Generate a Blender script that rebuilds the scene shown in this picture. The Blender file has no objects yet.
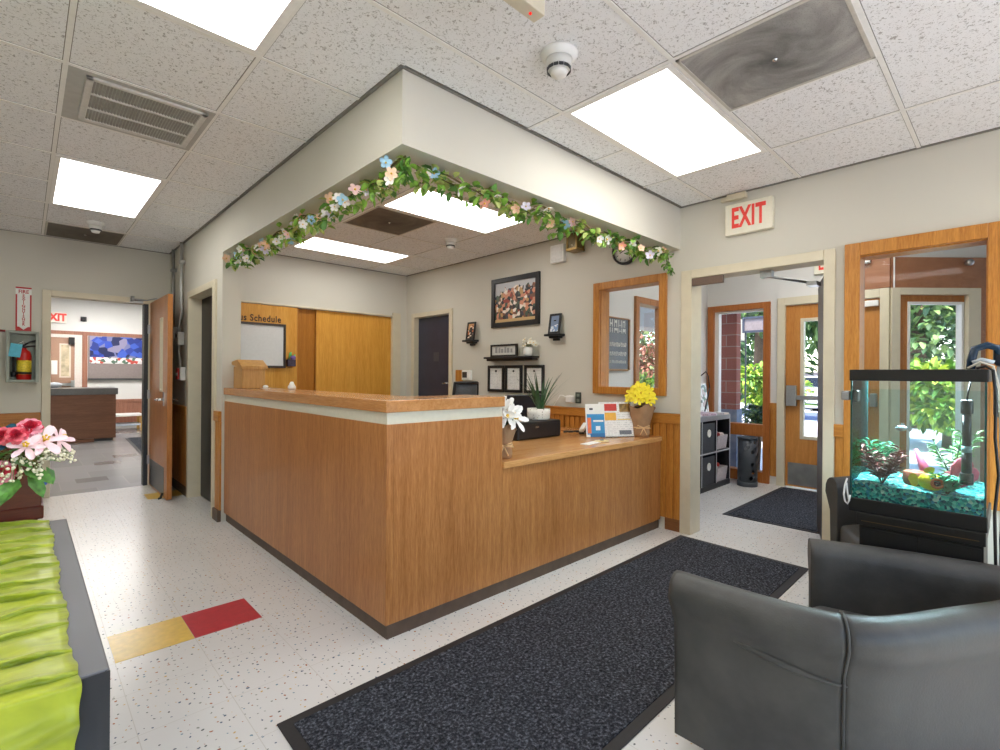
import bpy, bmesh, math, random
from mathutils import Vector, Matrix
R = random.Random(7)
SC = bpy.context.scene
COL = SC.collection
PI = math.pi

# ------------------------------------------------------------------ colours and materials
def lin(c):
    c = c / 255.0
    return c / 12.92 if c <= 0.04045 else ((c + 0.055) / 1.055) ** 2.4
def rgb(r, g, b): return (lin(r), lin(g), lin(b), 1.0)

class NT:
    def __init__(s, name):
        s.m = bpy.data.materials.new(name); s.m.use_nodes = True
        s.t = s.m.node_tree; s.t.nodes.clear()
        s.out = s.t.nodes.new('ShaderNodeOutputMaterial')
    def n(s, typ, **kw):
        nd = s.t.nodes.new(typ)
        for k, v in kw.items():
            if k.startswith('i_'):
                key = k[2:]
                key = int(key) if key.isdigit() else key.replace('_', ' ')
                nd.inputs[key].default_value = v
            else: setattr(nd, k, v)
        return nd
    def l(s, a, b): s.t.links.new(a, b)
    def coord(s, scale=(1, 1, 1), loc=(0, 0, 0), world=True):
        if world:
            c = s.n('ShaderNodeNewGeometry').outputs['Position']
        else:
            c = s.n('ShaderNodeTexCoord').outputs['Object']
        mp = s.n('ShaderNodeMapping')
        mp.inputs['Scale'].default_value = scale; mp.inputs['Location'].default_value = loc
        s.l(c, mp.inputs['Vector']); return mp.outputs['Vector']
    def ramp(s, fac, stops, interp='LINEAR'):
        r = s.n('ShaderNodeValToRGB'); r.color_ramp.interpolation = interp
        e = r.color_ramp.elements
        while len(e) < len(stops): e.new(0.5)
        for i, (p, c) in enumerate(stops):
            e[i].position = p; e[i].color = c if len(c) == 4 else (*c, 1)
        s.l(fac, r.inputs['Fac']); return r.outputs['Color']
    def mix(s, fac, a, b, mode='MIX'):
        m = s.n('ShaderNodeMix', data_type='RGBA', blend_type=mode)
        for v, k in ((fac, 0), (a, 6), (b, 7)):
            if hasattr(v, 'links') or isinstance(v, bpy.types.NodeSocket): s.l(v, m.inputs[k])
            else: m.inputs[k].default_value = v
        return m.outputs[2]
    def math(s, op, a, b=0.0):
        m = s.n('ShaderNodeMath', operation=op)
        for v, k in ((a, 0), (b, 1)):
            if isinstance(v, bpy.types.NodeSocket): s.l(v, m.inputs[k])
            else: m.inputs[k].default_value = v
        return m.outputs[0]
    def bsdf(s, col, rough=0.5, metal=0.0, bump=None, bs=0.2, bd=0.01, spec=0.5, **kw):
        b = s.n('ShaderNodeBsdfPrincipled')
        for v, k in ((col, 'Base Color'), (rough, 'Roughness'), (metal, 'Metallic'), (spec, 'Specular IOR Level')):
            if isinstance(v, bpy.types.NodeSocket): s.l(v, b.inputs[k])
            else: b.inputs[k].default_value = v
        for k, v in kw.items(): b.inputs[k.replace('_', ' ')].default_value = v
        if bump is not None:
            bp = s.n('ShaderNodeBump'); bp.inputs['Strength'].default_value = bs; bp.inputs['Distance'].default_value = bd
            s.l(bump, bp.inputs['Height']); s.l(bp.outputs['Normal'], b.inputs['Normal'])
        s.l(b.outputs[0], s.out.inputs['Surface']); return b

def noise(t, vec, scale, detail=3, rough=0.5, dist=0.0):
    n = t.n('ShaderNodeTexNoise'); n.inputs['Scale'].default_value = scale; n.inputs['Detail'].default_value = detail
    n.inputs['Roughness'].default_value = rough; n.inputs['Distortion'].default_value = dist
    t.l(vec, n.inputs['Vector']); return n.outputs['Fac']

_pl = {}
def plain(c, rough=0.5, metal=0.0, var=0.06, scale=40, bump=0.0, spec=0.5, **kw):
    """a painted / moulded surface with slight procedural variation"""
    key = (c, rough, metal, var, scale, bump, spec, tuple(kw.items()))
    if key in _pl: return _pl[key]
    t = NT('paint_%d' % len(_pl)); col = rgb(*c)
    f = noise(t, t.coord(), scale, 2)
    a = tuple(min(1, v * (1 + var)) for v in col[:3]) + (1,); d = tuple(v * (1 - var) for v in col[:3]) + (1,)
    cc = t.ramp(f, [(0.3, d), (0.7, a)])
    t.bsdf(cc, rough, metal, f if bump else None, bump, 0.004, spec, **kw)
    _pl[key] = t.m; return t.m

def wood(name, dark, light, axis='z', rough=0.35, fine=1.0, coat=0.0, streak=0.5):
    t = NT(name)
    k = dict(z=(28, 28, 1.6), x=(1.6, 28, 28), y=(28, 1.6, 28))[axis]
    v = t.coord(k)
    a = noise(t, v, 1.6 * fine, 6, 0.62, 0.6)
    v2 = t.coord(tuple(q * 3.2 for q in k)); b = noise(t, v2, 3.5 * fine, 3, 0.6, 0.2)
    v3 = t.coord(tuple(q * 0.12 for q in k)); c3 = noise(t, v3, 2.2, 2, 0.5)
    f = t.math('ADD', t.math('MULTIPLY', a, 1 - streak), t.math('MULTIPLY', b, streak))
    f = t.math('ADD', t.math('MULTIPLY', f, 0.8), t.math('MULTIPLY', c3, 0.2))
    mid = tuple((x + y) / 2 for x, y in zip(rgb(*dark), rgb(*light)))
    cc = t.ramp(f, [(0.36, rgb(*dark)), (0.5, mid), (0.62, rgb(*light))])
    t.bsdf(cc, rough, 0, f, 0.05, 0.003, 0.4, **({'Coat_Weight': coat, 'Coat_Roughness': 0.15} if coat else {}))
    return t.m

def emit(name, c, s):
    t = NT(name); e = t.n('ShaderNodeEmission'); e.inputs[0].default_value = rgb(*c); e.inputs[1].default_value = s
    t.l(e.outputs[0], t.out.inputs[0]); return t.m

def glass(name, tint=(1, 1, 1), refl=0.06):
    t = NT(name)
    tr = t.n('ShaderNodeBsdfTransparent'); tr.inputs[0].default_value = (*tint, 1)
    gl = t.n('ShaderNodeBsdfGlossy'); gl.inputs['Roughness'].default_value = 0.02
    fr = t.n('ShaderNodeFresnel'); fr.inputs[0].default_value = 1.45
    mx = t.n('ShaderNodeMixShader')
    t.l(t.math('MULTIPLY', fr.outputs[0], refl / 0.04), mx.inputs[0]); t.l(tr.outputs[0], mx.inputs[1]); t.l(gl.outputs[0], mx.inputs[2])
    t.l(mx.outputs[0], t.out.inputs[0]); return t.m

# wall paint
def mk_wall(name, c):
    t = NT(name); v = t.coord(); f = noise(t, v, 90, 4, 0.6); g = noise(t, v, 1.2, 2)
    col = rgb(*c); cc = t.ramp(g, [(0.3, tuple(x * 0.96 for x in col[:3])), (0.7, tuple(min(1, x * 1.03) for x in col[:3]))])
    t.bsdf(cc, 0.6, 0, f, 0.12, 0.002, 0.3); return t.m
M_WALL = mk_wall('wall_paint', (209, 206, 194))
M_WALLW = mk_wall('vestibule_paint', (222, 221, 217))

def mk_ceiling():
    t = NT('ceiling_tile'); v = t.coord()
    n1 = noise(t, v, 62, 3, 0.65, 1.2); n2 = noise(t, v, 140, 2, 0.6, 0.5); n3 = noise(t, v, 1.0, 2)
    fis = t.ramp(n1, [(0.36, (0, 0, 0)), (0.43, (1, 1, 1))]); pin = t.ramp(n2, [(0.30, (0, 0, 0)), (0.35, (1, 1, 1))])
    f = t.mix(1.0, fis, pin, 'MULTIPLY')
    base = t.mix(n3, rgb(236, 237, 238), rgb(243, 244, 245))
    cc = t.mix(f, rgb(176, 175, 173), base)
    t.bsdf(cc, 0.85, 0, f, 0.35, 0.004, 0.2); return t.m
M_CEIL = mk_ceiling()

def mk_floor():
    t = NT('speckled_vinyl'); v = t.coord()
    nz = t.n('ShaderNodeTexNoise'); nz.inputs['Scale'].default_value = 40; t.l(v, nz.inputs['Vector'])
    vd = t.n('ShaderNodeVectorMath', operation='MULTIPLY_ADD'); t.l(nz.outputs['Color'], vd.inputs[0])
    vd.inputs[1].default_value = (0.016, 0.016, 0); t.l(v, vd.inputs[2])
    vo = t.n('ShaderNodeTexVoronoi', voronoi_dimensions='2D'); vo.inputs['Scale'].default_value = 34; t.l(vd.outputs[0], vo.inputs['Vector'])
    sp = t.n('ShaderNodeSeparateColor'); t.l(vo.outputs['Color'], sp.inputs[0])
    near = t.math('LESS_THAN', vo.outputs['Distance'], t.math('ADD', 0.06, t.math('MULTIPLY', sp.outputs[1], 0.11)))
    keep = t.math('LESS_THAN', sp.outputs[0], 0.62)
    m = t.math('MULTIPLY', near, keep)
    fc = t.ramp(sp.outputs[2], [(0.0, rgb(96, 108, 128)), (0.24, rgb(170, 112, 84)), (0.42, rgb(92, 96, 98)), (0.56, rgb(206, 172, 108)), (0.70, rgb(150, 154, 146)), (0.86, rgb(126, 152, 164))], 'CONSTANT')
    big = noise(t, v, 1.5, 3)
    base = t.ramp(big, [(0.3, rgb(217, 216, 213)), (0.7, rgb(223, 222, 220))])
    sx = t.n('ShaderNodeSeparateXYZ'); t.l(v, sx.inputs[0])
    def line(o, off, p):
        q = t.math('FRACT', t.math('DIVIDE', t.math('ADD', o, 30 * p - off), p))
        return t.math('LESS_THAN', t.math('ABSOLUTE', t.math('SUBTRACT', q, 0.5)), 0.4955)
    g = t.math('MULTIPLY', line(sx.outputs[0], 0.300, 0.312), line(sx.outputs[1], 2.785, 0.306))
    cc = t.mix(m, base, fc); cc = t.mix(g, rgb(204, 201, 195), cc)
    w = noise(t, v, 6, 3)
    rg = t.ramp(w, [(0.3, (0.24, 0.24, 0.24)), (0.7, (0.27, 0.27, 0.27))])
    t.bsdf(cc, rg, 0, None, 0, 0, 0.5); return t.m
M_FLOOR = mk_floor()

def mk_floor2():
    t = NT('grey_polished_vinyl'); v = t.coord()
    br = t.n('ShaderNodeTexBrick', offset=0.5); t.l(v, br.inputs['Vector'])
    br.inputs['Color1'].default_value = rgb(154, 154, 156); br.inputs['Color2'].default_value = rgb(168, 168, 170); br.inputs['Mortar'].default_value = rgb(176, 174, 172)
    br.inputs['Scale'].default_value = 1.0; br.inputs['Brick Width'].default_value = 0.6; br.inputs['Row Height'].default_value = 0.6; br.inputs['Mortar Size'].default_value = 0.004
    t.bsdf(br.outputs['Color'], 0.16, 0, None, 0, 0, 0.6); return t.m
M_FLOOR2 = mk_floor2()

def mk_mat():
    t = NT('charcoal_carpet'); v = t.coord(); n1 = noise(t, v, 80, 4, 0.75); n2 = noise(t, v, 3, 2)
    c1 = t.ramp(n1, [(0.36, rgb(28, 30, 35)), (0.52, rgb(62, 65, 72)), (0.68, rgb(122, 126, 138))])
    t.bsdf(c1, 0.95, 0, n1, 0.9, 0.01, 0.1); return t.m
M_MAT = mk_mat()
M_RUBBER = plain((38, 38, 40), 0.6)
M_LAM = wood('oak_laminate', (150, 92, 45), (197, 138, 82), 'z', 0.32, 1.0, 0.0, 0.55)
M_LAMX = wood('oak_laminate_glare', (192, 134, 76), (226, 174, 114), 'x', 0.17, 1.0, 0.15)  # window glare on the worktop put into a lighter base colour
M_LAMY = wood('oak_laminate_top_side', (172, 114, 62), (208, 152, 96), 'y', 0.22, 1.0, 0.15)
M_OAK = wood('honey_oak', (164, 98, 34), (212, 150, 70), 'z', 0.35, 1.1)
M_OAKY = wood('honey_oak_rail', (164, 98, 34), (212, 150, 70), 'y', 0.35, 1.1)
M_OAKX = wood('honey_oak_rail_end', (150, 90, 34), (196, 132, 60), 'x', 0.35, 1.1)
M_PLY = wood('yellow_plywood', (200, 136, 44), (228, 170, 76), 'z', 0.35, 0.55, 0.1)
M_DOORW = wood('door_veneer', (164, 98, 44), (206, 138, 74), 'z', 0.3, 1.0, 0.1)
M_REDW = wood('brown_paneling', (142, 92, 62), (178, 124, 88), 'y', 0.5)
M_MAHOG = wood('mahogany_box', (78, 30, 20), (116, 50, 34), 'x', 0.3, 1.0, 0.15)
M_BOXW = wood('light_oak_box', (170, 122, 62), (206, 160, 96), 'z', 0.4)
M_DESKW = wood('brown_desk', (96, 62, 44), (128, 86, 62), 'x', 0.4)
M_CREAM = plain((214, 205, 180), 0.4, 0, 0.03, 12)
M_TOE = plain((92, 74, 60), 0.5, 0, 0.15, 14)
M_BLACK = plain((24, 24, 26), 0.4, 0, 0.08)
M_DKGREY = plain((52, 54, 58), 0.5, 0, 0.08)
M_WHITE = plain((236, 236, 232), 0.45, 0, 0.02)
M_PAPER = plain((240, 240, 236), 0.8, 0, 0.02)
M_STEEL = plain((176, 178, 180), 0.3, 0.9, 0.08, 60)
M_KICK = plain((150, 152, 152), 0.42, 0.85, 0.12, 9)
M_CHROME = plain((205, 207, 210), 0.15, 1.0, 0.03)
M_GALV = plain((150, 150, 146), 0.45, 0.6, 0.1)
M_NAVY = plain((48, 54, 74), 0.35, 0, 0.12, 5)
M_CHARDOOR = plain((24, 25, 27), 0.45, 0, 0.12, 5)
M_TBAR = plain((238, 237, 233), 0.5, 0, 0.03)
M_GLASS = glass('window_glass', (0.985, 0.99, 0.987), 0.008)
M_GREENLEAF = plain((52, 104, 44), 0.5, 0, 0.45, 30)
M_STRIP = plain((214, 210, 192), 0.4, 0, 0.03)

def mk_leather():
    t = NT('grey_leather'); v = t.coord(); n = noise(t, v, 160, 3, 0.6); g = noise(t, v, 5, 4, 0.6)
    cc = t.ramp(g, [(0.3, rgb(58, 58, 57)), (0.7, rgb(82, 81, 78))])
    rr = t.ramp(g, [(0.3, (0.42, 0.42, 0.42)), (0.7, (0.56, 0.56, 0.56))])
    bp = t.math('ADD', t.math('MULTIPLY', n, 0.3), g)
    t.bsdf(cc, rr, 0, bp, 0.25, 0.008, 0.5); return t.m
M_LEATHER = mk_leather()

# ------------------------------------------------------------------ geometry helpers
class MB:
    def __init__(s): s.v = []; s.f = []; s.m = []; s.sm = []
    def add(s, vs, fs, mi=0, smooth=False):
        o = len(s.v); s.v += [Vector(p) for p in vs]
        for f in fs: s.f.append([i + o for i in f]); s.m.append(mi); s.sm.append(smooth)
        return s
    def box(s, x0, x1, y0, y1, z0, z1, mi=0):
        x0, x1 = sorted((x0, x1)); y0, y1 = sorted((y0, y1)); z0, z1 = sorted((z0, z1))
        vs = [(x, y, z) for z in (z0, z1) for y in (y0, y1) for x in (x0, x1)]
        return s.add(vs, [(0, 2, 3, 1), (4, 5, 7, 6), (0, 1, 5, 4), (2, 6, 7, 3), (0, 4, 6, 2), (1, 3, 7, 5)], mi)
    def obox(s, c, sx, sy, sz, rot=None, mi=0):
        """box centred at c, rotated by a 3x3 / Euler matrix"""
        rot = rot or Matrix.Identity(3)
        vs = [Vector(c) + rot @ Vector((x * sx / 2, y * sy / 2, z * sz / 2)) for z in (-1, 1) for y in (-1, 1) for x in (-1, 1)]
        return s.add(vs, [(0, 2, 3, 1), (4, 5, 7, 6), (0, 1, 5, 4), (2, 6, 7, 3), (0, 4, 6, 2), (1, 3, 7, 5)], mi)
    def cyl(s, p0, p1, r, n=16, r2=None, mi=0, caps=True):
        return s.tube([p0, p1], [r, r if r2 is None else r2], n, mi, caps)
    def tube(s, pts, r, n=8, mi=0, caps=True):
        pts = [Vector(p) for p in pts]
        rs = r if isinstance(r, (list, tuple)) else [r] * len(pts)
        vs = []; up = None
        for i, p in enumerate(pts):
            d = (pts[min(i + 1, len(pts) - 1)] - pts[max(i - 1, 0)])
            if d.length < 1e-9: d = Vector((0, 0, 1))
            d.normalize()
            if up is None:
                up = Vector((0, 0, 1)) if abs(d.z) < 0.9 else Vector((1, 0, 0))
            a = d.cross(up)
            if a.length < 1e-6: a = d.orthogonal()
            a.normalize(); b = a.cross(d).normalized(); up = b
            for k in range(n):
                t = 2 * PI * k / n
                vs.append(p + (a * math.cos(t) + b * math.sin(t)) * rs[i])
        fs = []
        for i in range(len(pts) - 1):
            for k in range(n):
                fs.append((i * n + k, i * n + (k + 1) % n, (i + 1) * n + (k + 1) % n, (i + 1) * n + k))
        s.add(vs, fs, mi, True)
        if caps:
            o = len(s.v) - len(vs)
            s.f.append([o + k for k in range(n)][::-1]); s.m.append(mi); s.sm.append(False)
            s.f.append([o + (len(pts) - 1) * n + k for k in range(n)]); s.m.append(mi); s.sm.append(False)
        return s
    def lathe(s, prof, c=(0, 0, 0), n=24, mi=0, axis=None, caps=True):
        """profile of (r, h) about an axis direction from c"""
        ax = Vector(axis or (0, 0, 1)).normalized(); a = ax.orthogonal().normalized(); b = ax.cross(a); c = Vector(c)
        vs = [c + ax * h + (a * math.cos(2 * PI * k / n) + b * math.sin(2 * PI * k / n)) * r for r, h in prof for k in range(n)]
        fs = [(i * n + k, i * n + (k + 1) % n, (i + 1) * n + (k + 1) % n, (i + 1) * n + k) for i in range(len(prof) - 1) for k in range(n)]
        s.add(vs, fs, mi, True)
        o = len(s.v) - len(vs)
        for i, rev in ((0, True), (len(prof) - 1, False)):
            if caps and prof[i][0] > 1e-5:
                q = [o + i * n + k for k in range(n)]
                s.f.append(q[::-1] if rev else q); s.m.append(mi); s.sm.append(False)
        return s
    def ball(s, c, r, n=10, mi=0, sc=(1, 1, 1)):
        c = Vector(c); prof = []
        vs = []; fs = []
        m = max(4, n // 2 + 1)
        for i in range(m + 1):
            t = PI * i / m
            for k in range(n):
                p = 2 * PI * k / n
                vs.append(c + Vector((r * sc[0] * math.sin(t) * math.cos(p), r * sc[1] * math.sin(t) * math.sin(p), r * sc[2] * math.cos(t))))
        for i in range(m):
            for k in range(n):
                fs.append((i * n + k, (i + 1) * n + k, (i + 1) * n + (k + 1) % n, i * n + (k + 1) % n))
        return s.add(vs, fs, mi, True)
    def prism(s, poly, z0, z1, axis='z', mi=0):
        def P(a, b, h): return (a, b, h) if axis == 'z' else ((a, h, b) if axis == 'y' else (h, a, b))
        n = len(poly); vs = [P(a, b, z0) for a, b in poly] + [P(a, b, z1) for a, b in poly]
        fs = [list(range(n))[::-1], list(range(n, 2 * n))] + [(i, (i + 1) % n, n + (i + 1) % n, n + i) for i in range(n)]
        return s.add(vs, fs, mi)
    def leaf(s, p, d, up, L, W, mi=0, fold=0.15, droop=0.1):
        p = Vector(p); d = Vector(d).normalized(); up = Vector(up)
        a = d.cross(up)
        if a.length < 1e-4: a = d.orthogonal()
        a.normalize(); u = a.cross(d)
        def q(t, w, h): return p + d * (t * L) + a * (w * W) + u * (h * L)
        vs = [q(0, 0, 0), q(.35, -.5, fold), q(.4, 0, 0), q(.35, .5, fold), q(.75, -.36, fold * .8 - droop * .5), q(.75, 0, -droop * .5), q(.75, .36, fold * .8 - droop * .5), q(1, 0, -droop)]
        return s.add(vs, [(0, 2, 1), (0, 3, 2), (1, 2, 5, 4), (2, 3, 6, 5), (4, 5, 7), (5, 6, 7)], mi, True)
    def petal(s, c, d, n, L, W, curl=0.3, mi=0):
        """a broad petal leaving centre c along d, with normal n, tip lifted by curl"""
        c = Vector(c); d = Vector(d).normalized(); n = Vector(n).normalized(); a = d.cross(n).normalized()
        rows = [(0, .12), (.3, .7), (.65, 1.0), (.9, .7), (1.0, .25)]
        vs = []
        for t, w in rows:
            for k in (-1, 0, 1):
                vs.append(c + d * t * L + a * k * w * W / 2 + n * (curl * t * t * L + (0.10 * L * w if k else 0)))
        fs = []
        for i in range(4):
            for k in range(2):
                fs.append((i * 3 + k, i * 3 + k + 1, i * 3 + k + 4, i * 3 + k + 3))
        return s.add(vs, fs, mi, True)
    def build(s, name, mat, parent=None, smooth=None, bevel=0.0, seg=2, local=False, origin=None):
        me = bpy.data.meshes.new(name)
        if parent is not None:
            off = Vector((0, 0, 0))
            if not local:
                q = parent
                while q is not None: off += q.location; q = q.parent
        elif origin is not None: off = Vector(origin)
        else:
            xs = [p.x for p in s.v]; ys = [p.y for p in s.v]; zs = [p.z for p in s.v]
            off = Vector(((min(xs) + max(xs)) / 2, (min(ys) + max(ys)) / 2, min(zs)))
        me.from_pydata([p - off for p in s.v], [], s.f)
        for m in (mat if isinstance(mat, (list, tuple)) else [mat]): me.materials.append(m)
        for i, p in enumerate(me.polygons):
            p.material_index = s.m[i]; p.use_smooth = s.sm[i] if smooth is None else smooth
        me.update(); me.validate()
        o = bpy.data.objects.new(name, me); COL.objects.link(o)
        if parent is not None: o.parent = parent
        else: o.location = off
        if bevel:
            b = o.modifiers.new('bevel', 'BEVEL'); b.width = bevel; b.segments = seg; b.limit_method = 'ANGLE'; b.angle_limit = math.radians(40)
            b.harden_normals = False
        return o

def tag(o, label, cat, group=None):
    o['label'] = label; o['category'] = cat
    if group: o['group'] = group
    return o
def thing(name, label, cat, loc=(0, 0, 0), rz=0.0, group=None):
    o = bpy.data.objects.new(name, None); COL.objects.link(o); o.empty_display_size = 0.1
    o.location = loc; o.rotation_euler = (0, 0, rz); return tag(o, label, cat, group)
def struct(o): o['kind'] = 'structure'; return o
def lab(o, text): o['label'] = text; return o
def sroot(name, loc=(0, 0, 0)):
    o = bpy.data.objects.new(name, None); COL.objects.link(o); o.location = loc; o['kind'] = 'structure'; return o
def dup(root, loc, rz=None, label=None, scale=None):
    def cp(o, par):
        c = o.copy(); COL.objects.link(c); c.parent = par
        for ch in list(o.children): cp(ch, c)
        return c
    r = cp(root, None); r.location = loc
    if rz is not None: r.rotation_euler = (0, 0, rz)
    if scale: r.scale = (scale,) * 3
    if label: r['label'] = label
    return r

def text_mesh(body, size, mat, name, parent, origin, xdir, ydir, depth=0.002, align='CENTER', xs=1.0, thick=0.0, sp=1.0):
    """letters as a mesh lying in the plane spanned by xdir / ydir, at a world origin"""
    cu = bpy.data.curves.new('txt', 'FONT'); cu.body = body; cu.size = size; cu.align_x = align; cu.align_y = 'CENTER'
    cu.extrude = depth; cu.offset = thick; cu.space_character = sp; cu.resolution_u = 3
    ob = bpy.data.objects.new('txt', cu); COL.objects.link(ob)
    dg = bpy.context.evaluated_depsgraph_get(); dg.update()
    me = bpy.data.meshes.new_from_object(ob.evaluated_get(dg), depsgraph=dg)
    bpy.data.objects.remove(ob); bpy.data.curves.remove(cu)
    X = Vector(xdir).normalized(); Y = Vector(ydir).normalized(); Z = X.cross(Y)
    off = Vector(origin); q = parent
    while q is not None: off -= q.location; q = q.parent
    for v in me.vertices: v.co = off + X * v.co.x * xs + Y * v.co.y + Z * v.co.z
    me.materials.clear(); me.materials.append(mat)
    o = bpy.data.objects.new(name, me); COL.objects.link(o); o.parent = parent
    return o

def wall_boxes(mb, axis, c0, c1, a0, a1, z0, z1, holes):
    """wall slab with openings; axis 'x': slab between x=c0..c1 running along y. holes = (a0,a1,z0,z1)"""
    xs = sorted({a0, a1, *[h[0] for h in holes], *[h[1] for h in holes]})
    xs = [x for x in xs if a0 <= x <= a1]
    for i in range(len(xs) - 1):
        l, r = xs[i], xs[i + 1]; m = (l + r) / 2
        hs = sorted([h for h in holes if h[0] <= m <= h[1]], key=lambda h: h[2])
        z = z0
        for h in hs + [(0, 0, z1, z1)]:
            if h[2] > z + 1e-6:
                if axis == 'x': mb.box(c0, c1, l, r, z, h[2])
                else: mb.box(l, r, c0, c1, z, h[2])
            z = max(z, h[3])
    return mb

def frame_bars(mb, axis, c0, c1, a0, a1, z0, z1, w, sill=True, mi=0):
    """a rectangular frame, outer a0..a1 x z0..z1, bars w wide, depth c0..c1 along the axis normal"""
    def B(p, q, r, t):
        if axis == 'x': mb.box(c0, c1, p, q, r, t, mi)
        else: mb.box(p, q, c0, c1, r, t, mi)
    B(a0, a0 + w, z0, z1); B(a1 - w, a1, z0, z1); B(a0 + w, a1 - w, z1 - w, z1)
    if sill: B(a0 + w, a1 - w, z0, z0 + w)
    return mb

# ------------------------------------------------------------------ camera
cam = bpy.data.cameras.new('camera'); co = bpy.data.objects.new('camera', cam); COL.objects.link(co)
cam.sensor_width = 36.0; cam.lens = 497.0 / 1000 * 36; cam.clip_start = 0.05; cam.clip_end = 200
th = 0.8070; ro = 0.0068
fw = Vector((math.cos(th), math.sin(th), 0)); rt = Vector((math.sin(th), -math.cos(th), 0)); up = Vector((0, 0, 1))
r2 = rt * math.cos(ro) + up * math.sin(ro); u2 = up * math.cos(ro) - rt * math.sin(ro)
mw = Matrix((r2, u2, -fw)).transposed().to_4x4(); mw.translation = Vector((0, 0, 1.3)); co.matrix_world = mw
SC.camera = co

H = 2.71; XW = 3.96; XL = 1.25; YE = 6.97; YB = 6.08; XV = 6.55; YV = 2.87; HV = 3.0

# ================================================================== THE SETTING
# floors
f = MB().box(-1.6, XV + .12, -1.7, YE, -0.1, 0.0).build('floor', M_FLOOR); struct(f)
for x0, x1, y0, y1, c, nm in ((.300, .612, 2.785, 3.091, (226, 190, 84), 'yellow_tile'), (.612, .924, 2.785, 3.091, (186, 42, 56), 'red_tile'), (.924, 1.236, 6.151, 6.457, (206, 168, 60), 'yellow_tile')):
    MB().box(x0 + .001, x1 - .001, y0 + .001, y1 - .001, -0.01, 0.0012).build(nm, plain(c, 0.28, 0, 0.07, 30), f)
struct(MB().box(-1.6, 4.2, YE, 14.55, -0.1, 0.0).build('floor', M_FLOOR2))
fo = bpy.data.objects['floor.001']
for i, (x, y) in enumerate(((.45, 7.6), (.72, 8.9), (1.0, 9.5))):
    MB().box(x, x + .30, y, y + .30, -0.01, 0.0012).build('dark_tile', plain((134, 133, 132), 0.16, 0, 0.08), fo)

# ceilings
c = MB()
c.box(-1.6, XW, -1.7, 1.10, H, H + .08); c.box(-1.6, XW, 1.10, YE, H, H + .08)
ceil = struct(c.build('ceiling', M_CEIL))
struct(MB().box(XW + .14, XV, -1.7, YV, HV, HV + .08).build('ceiling', M_CEIL))
struct(MB().box(-1.6, 4.2, YE + .12, 14.55, 2.92, 3.0).build('ceiling', M_CEIL))

# ceiling grid: T-bars
g = MB(); gd = MB(); tb = .010
def ty(x, y0, y1):
    g.box(x - tb, x + tb, y0, y1, H - .004, H + .01); gd.box(x - tb - .003, x + tb + .003, y0, y1, H - .0008, H + .008)
def tx(y, x0, x1):
    g.box(x0, x1, y - tb, y + tb, H - .0045, H + .01); gd.box(x0, x1, y - tb - .003, y + tb + .003, H - .0008, H + .008)
ty(.75, -1.7, YE); ty(.13, -1.7, YE); ty(-.49, -1.7, YE); ty(-1.1, -1.7, YE)
for y in (-.9, -.25, .4, 1.05, 1.7, 2.345, 3.005, 3.65, 4.305, 4.96, 5.6, 6.27, 6.94): tx(y, -1.6, .75)
for y in (2.345, 3.005, 3.65, 4.305, 4.96, 5.6, 6.27): tx(y, .75, XL)
ty(XL + .0, 2.1, YE)
for y in (-.83, -.2, .43, 1.075, 1.70): tx(y, .75, XW)
ty(2.078, .43, 1.96); ty(3.335, -.83, 1.96); ty(2.70, .43, 1.075); ty(2.70, 1.70, 1.96); ty(2.078, -1.7, -.2)
tx(1.955, XL, XW)
ty(2.12, 2.1, YB); ty(2.74, 2.1, YB); ty(3.33, 2.1, YB); ty(1.5, 2.1, YB)
for y in (2.45, 3.08, 3.70, 4.36, 4.98, 5.58): tx(y, 1.4, XW)
# wall angles
for args in ((XW - .02, XW, -1.7, YB), (XL - .02, XL, 1.95, YE)): gd.box(args[0], args[1], args[2], args[3], H - .006, H + .01)
gd.box(-1.6, XL, YE - .02, YE, H - .006, H + .01); gd.box(XL, XW, 1.945, 1.965, H - .006, H + .01); gd.box(1.4, XW, YB - .012, YB, H - .006, H + .01)
struct(g.build('trim_1', M_TBAR))
struct(gd.build('trim_11', plain((128, 125, 118), .8)))

# walls
w = MB(); wall_boxes(w, 'x', XW, XW + .14, -1.7, 6.2, 0, HV, [(5.07, 5.87, 0, 2.095), (2.135, 2.765, 1.18, 2.125), (.924, 1.855, 0, 2.11), (.115, .74, .62, 2.105)])
struct(w.build('wall_right', M_WALL))
w = MB(); wall_boxes(w, 'x', XL, XL + .15, 4.82, YE, 0, H, [(5.07, 5.97, 0, 2.09)])
struct(w.build('wall_left', M_WALL))
w = MB(); wall_boxes(w, 'y', YE, YE + .12, -1.6, 4.2, 0, 3.0, [(.19, 1.045, 0, 2.10)])
struct(w.build('wall_end', M_WALL))
w = MB(); wall_boxes(w, 'y', YB, YB + .1, XL + .15, XW, 0, H, [(1.45, 3.735, 0, 2.10)])
w.box(1.4, XW, YB + .75, YB + .8, 0, H)
struct(w.build('wall_back', M_WALL))
struct(MB().box(-1.72, -1.6, -1.7, 14.55, 0, 3.0).build('wall_near', M_WALL))
ADDED_WINDOWS = [(-1.2, .15), (.45, 1.8), (2.1, 3.45)]  # unseen windows, added so sun bounces off the floor onto the ceiling
w = MB(); wall_boxes(w, 'y', -1.82, -1.7, -1.6, XW, 0, 3.0, [(a, b, .35, 2.45) for a, b in ADDED_WINDOWS]); struct(w.build('wall_behind', M_WALL))
for i_, (a, b) in enumerate(ADDED_WINDOWS):
    d = sroot('window_%d' % (5 + i_), ((a + b) / 2, -1.76, .35)); k = MB(); frame_bars(k, 'y', -1.84, -1.68, a - .05, b + .05, .30, 2.50, .07); k.build('window_frame', M_OAK, d, bevel=.004)
    MB().box(a + .02, b - .02, -1.765, -1.759, .37, 2.43).build('window_pane', M_GLASS, d)
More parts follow.
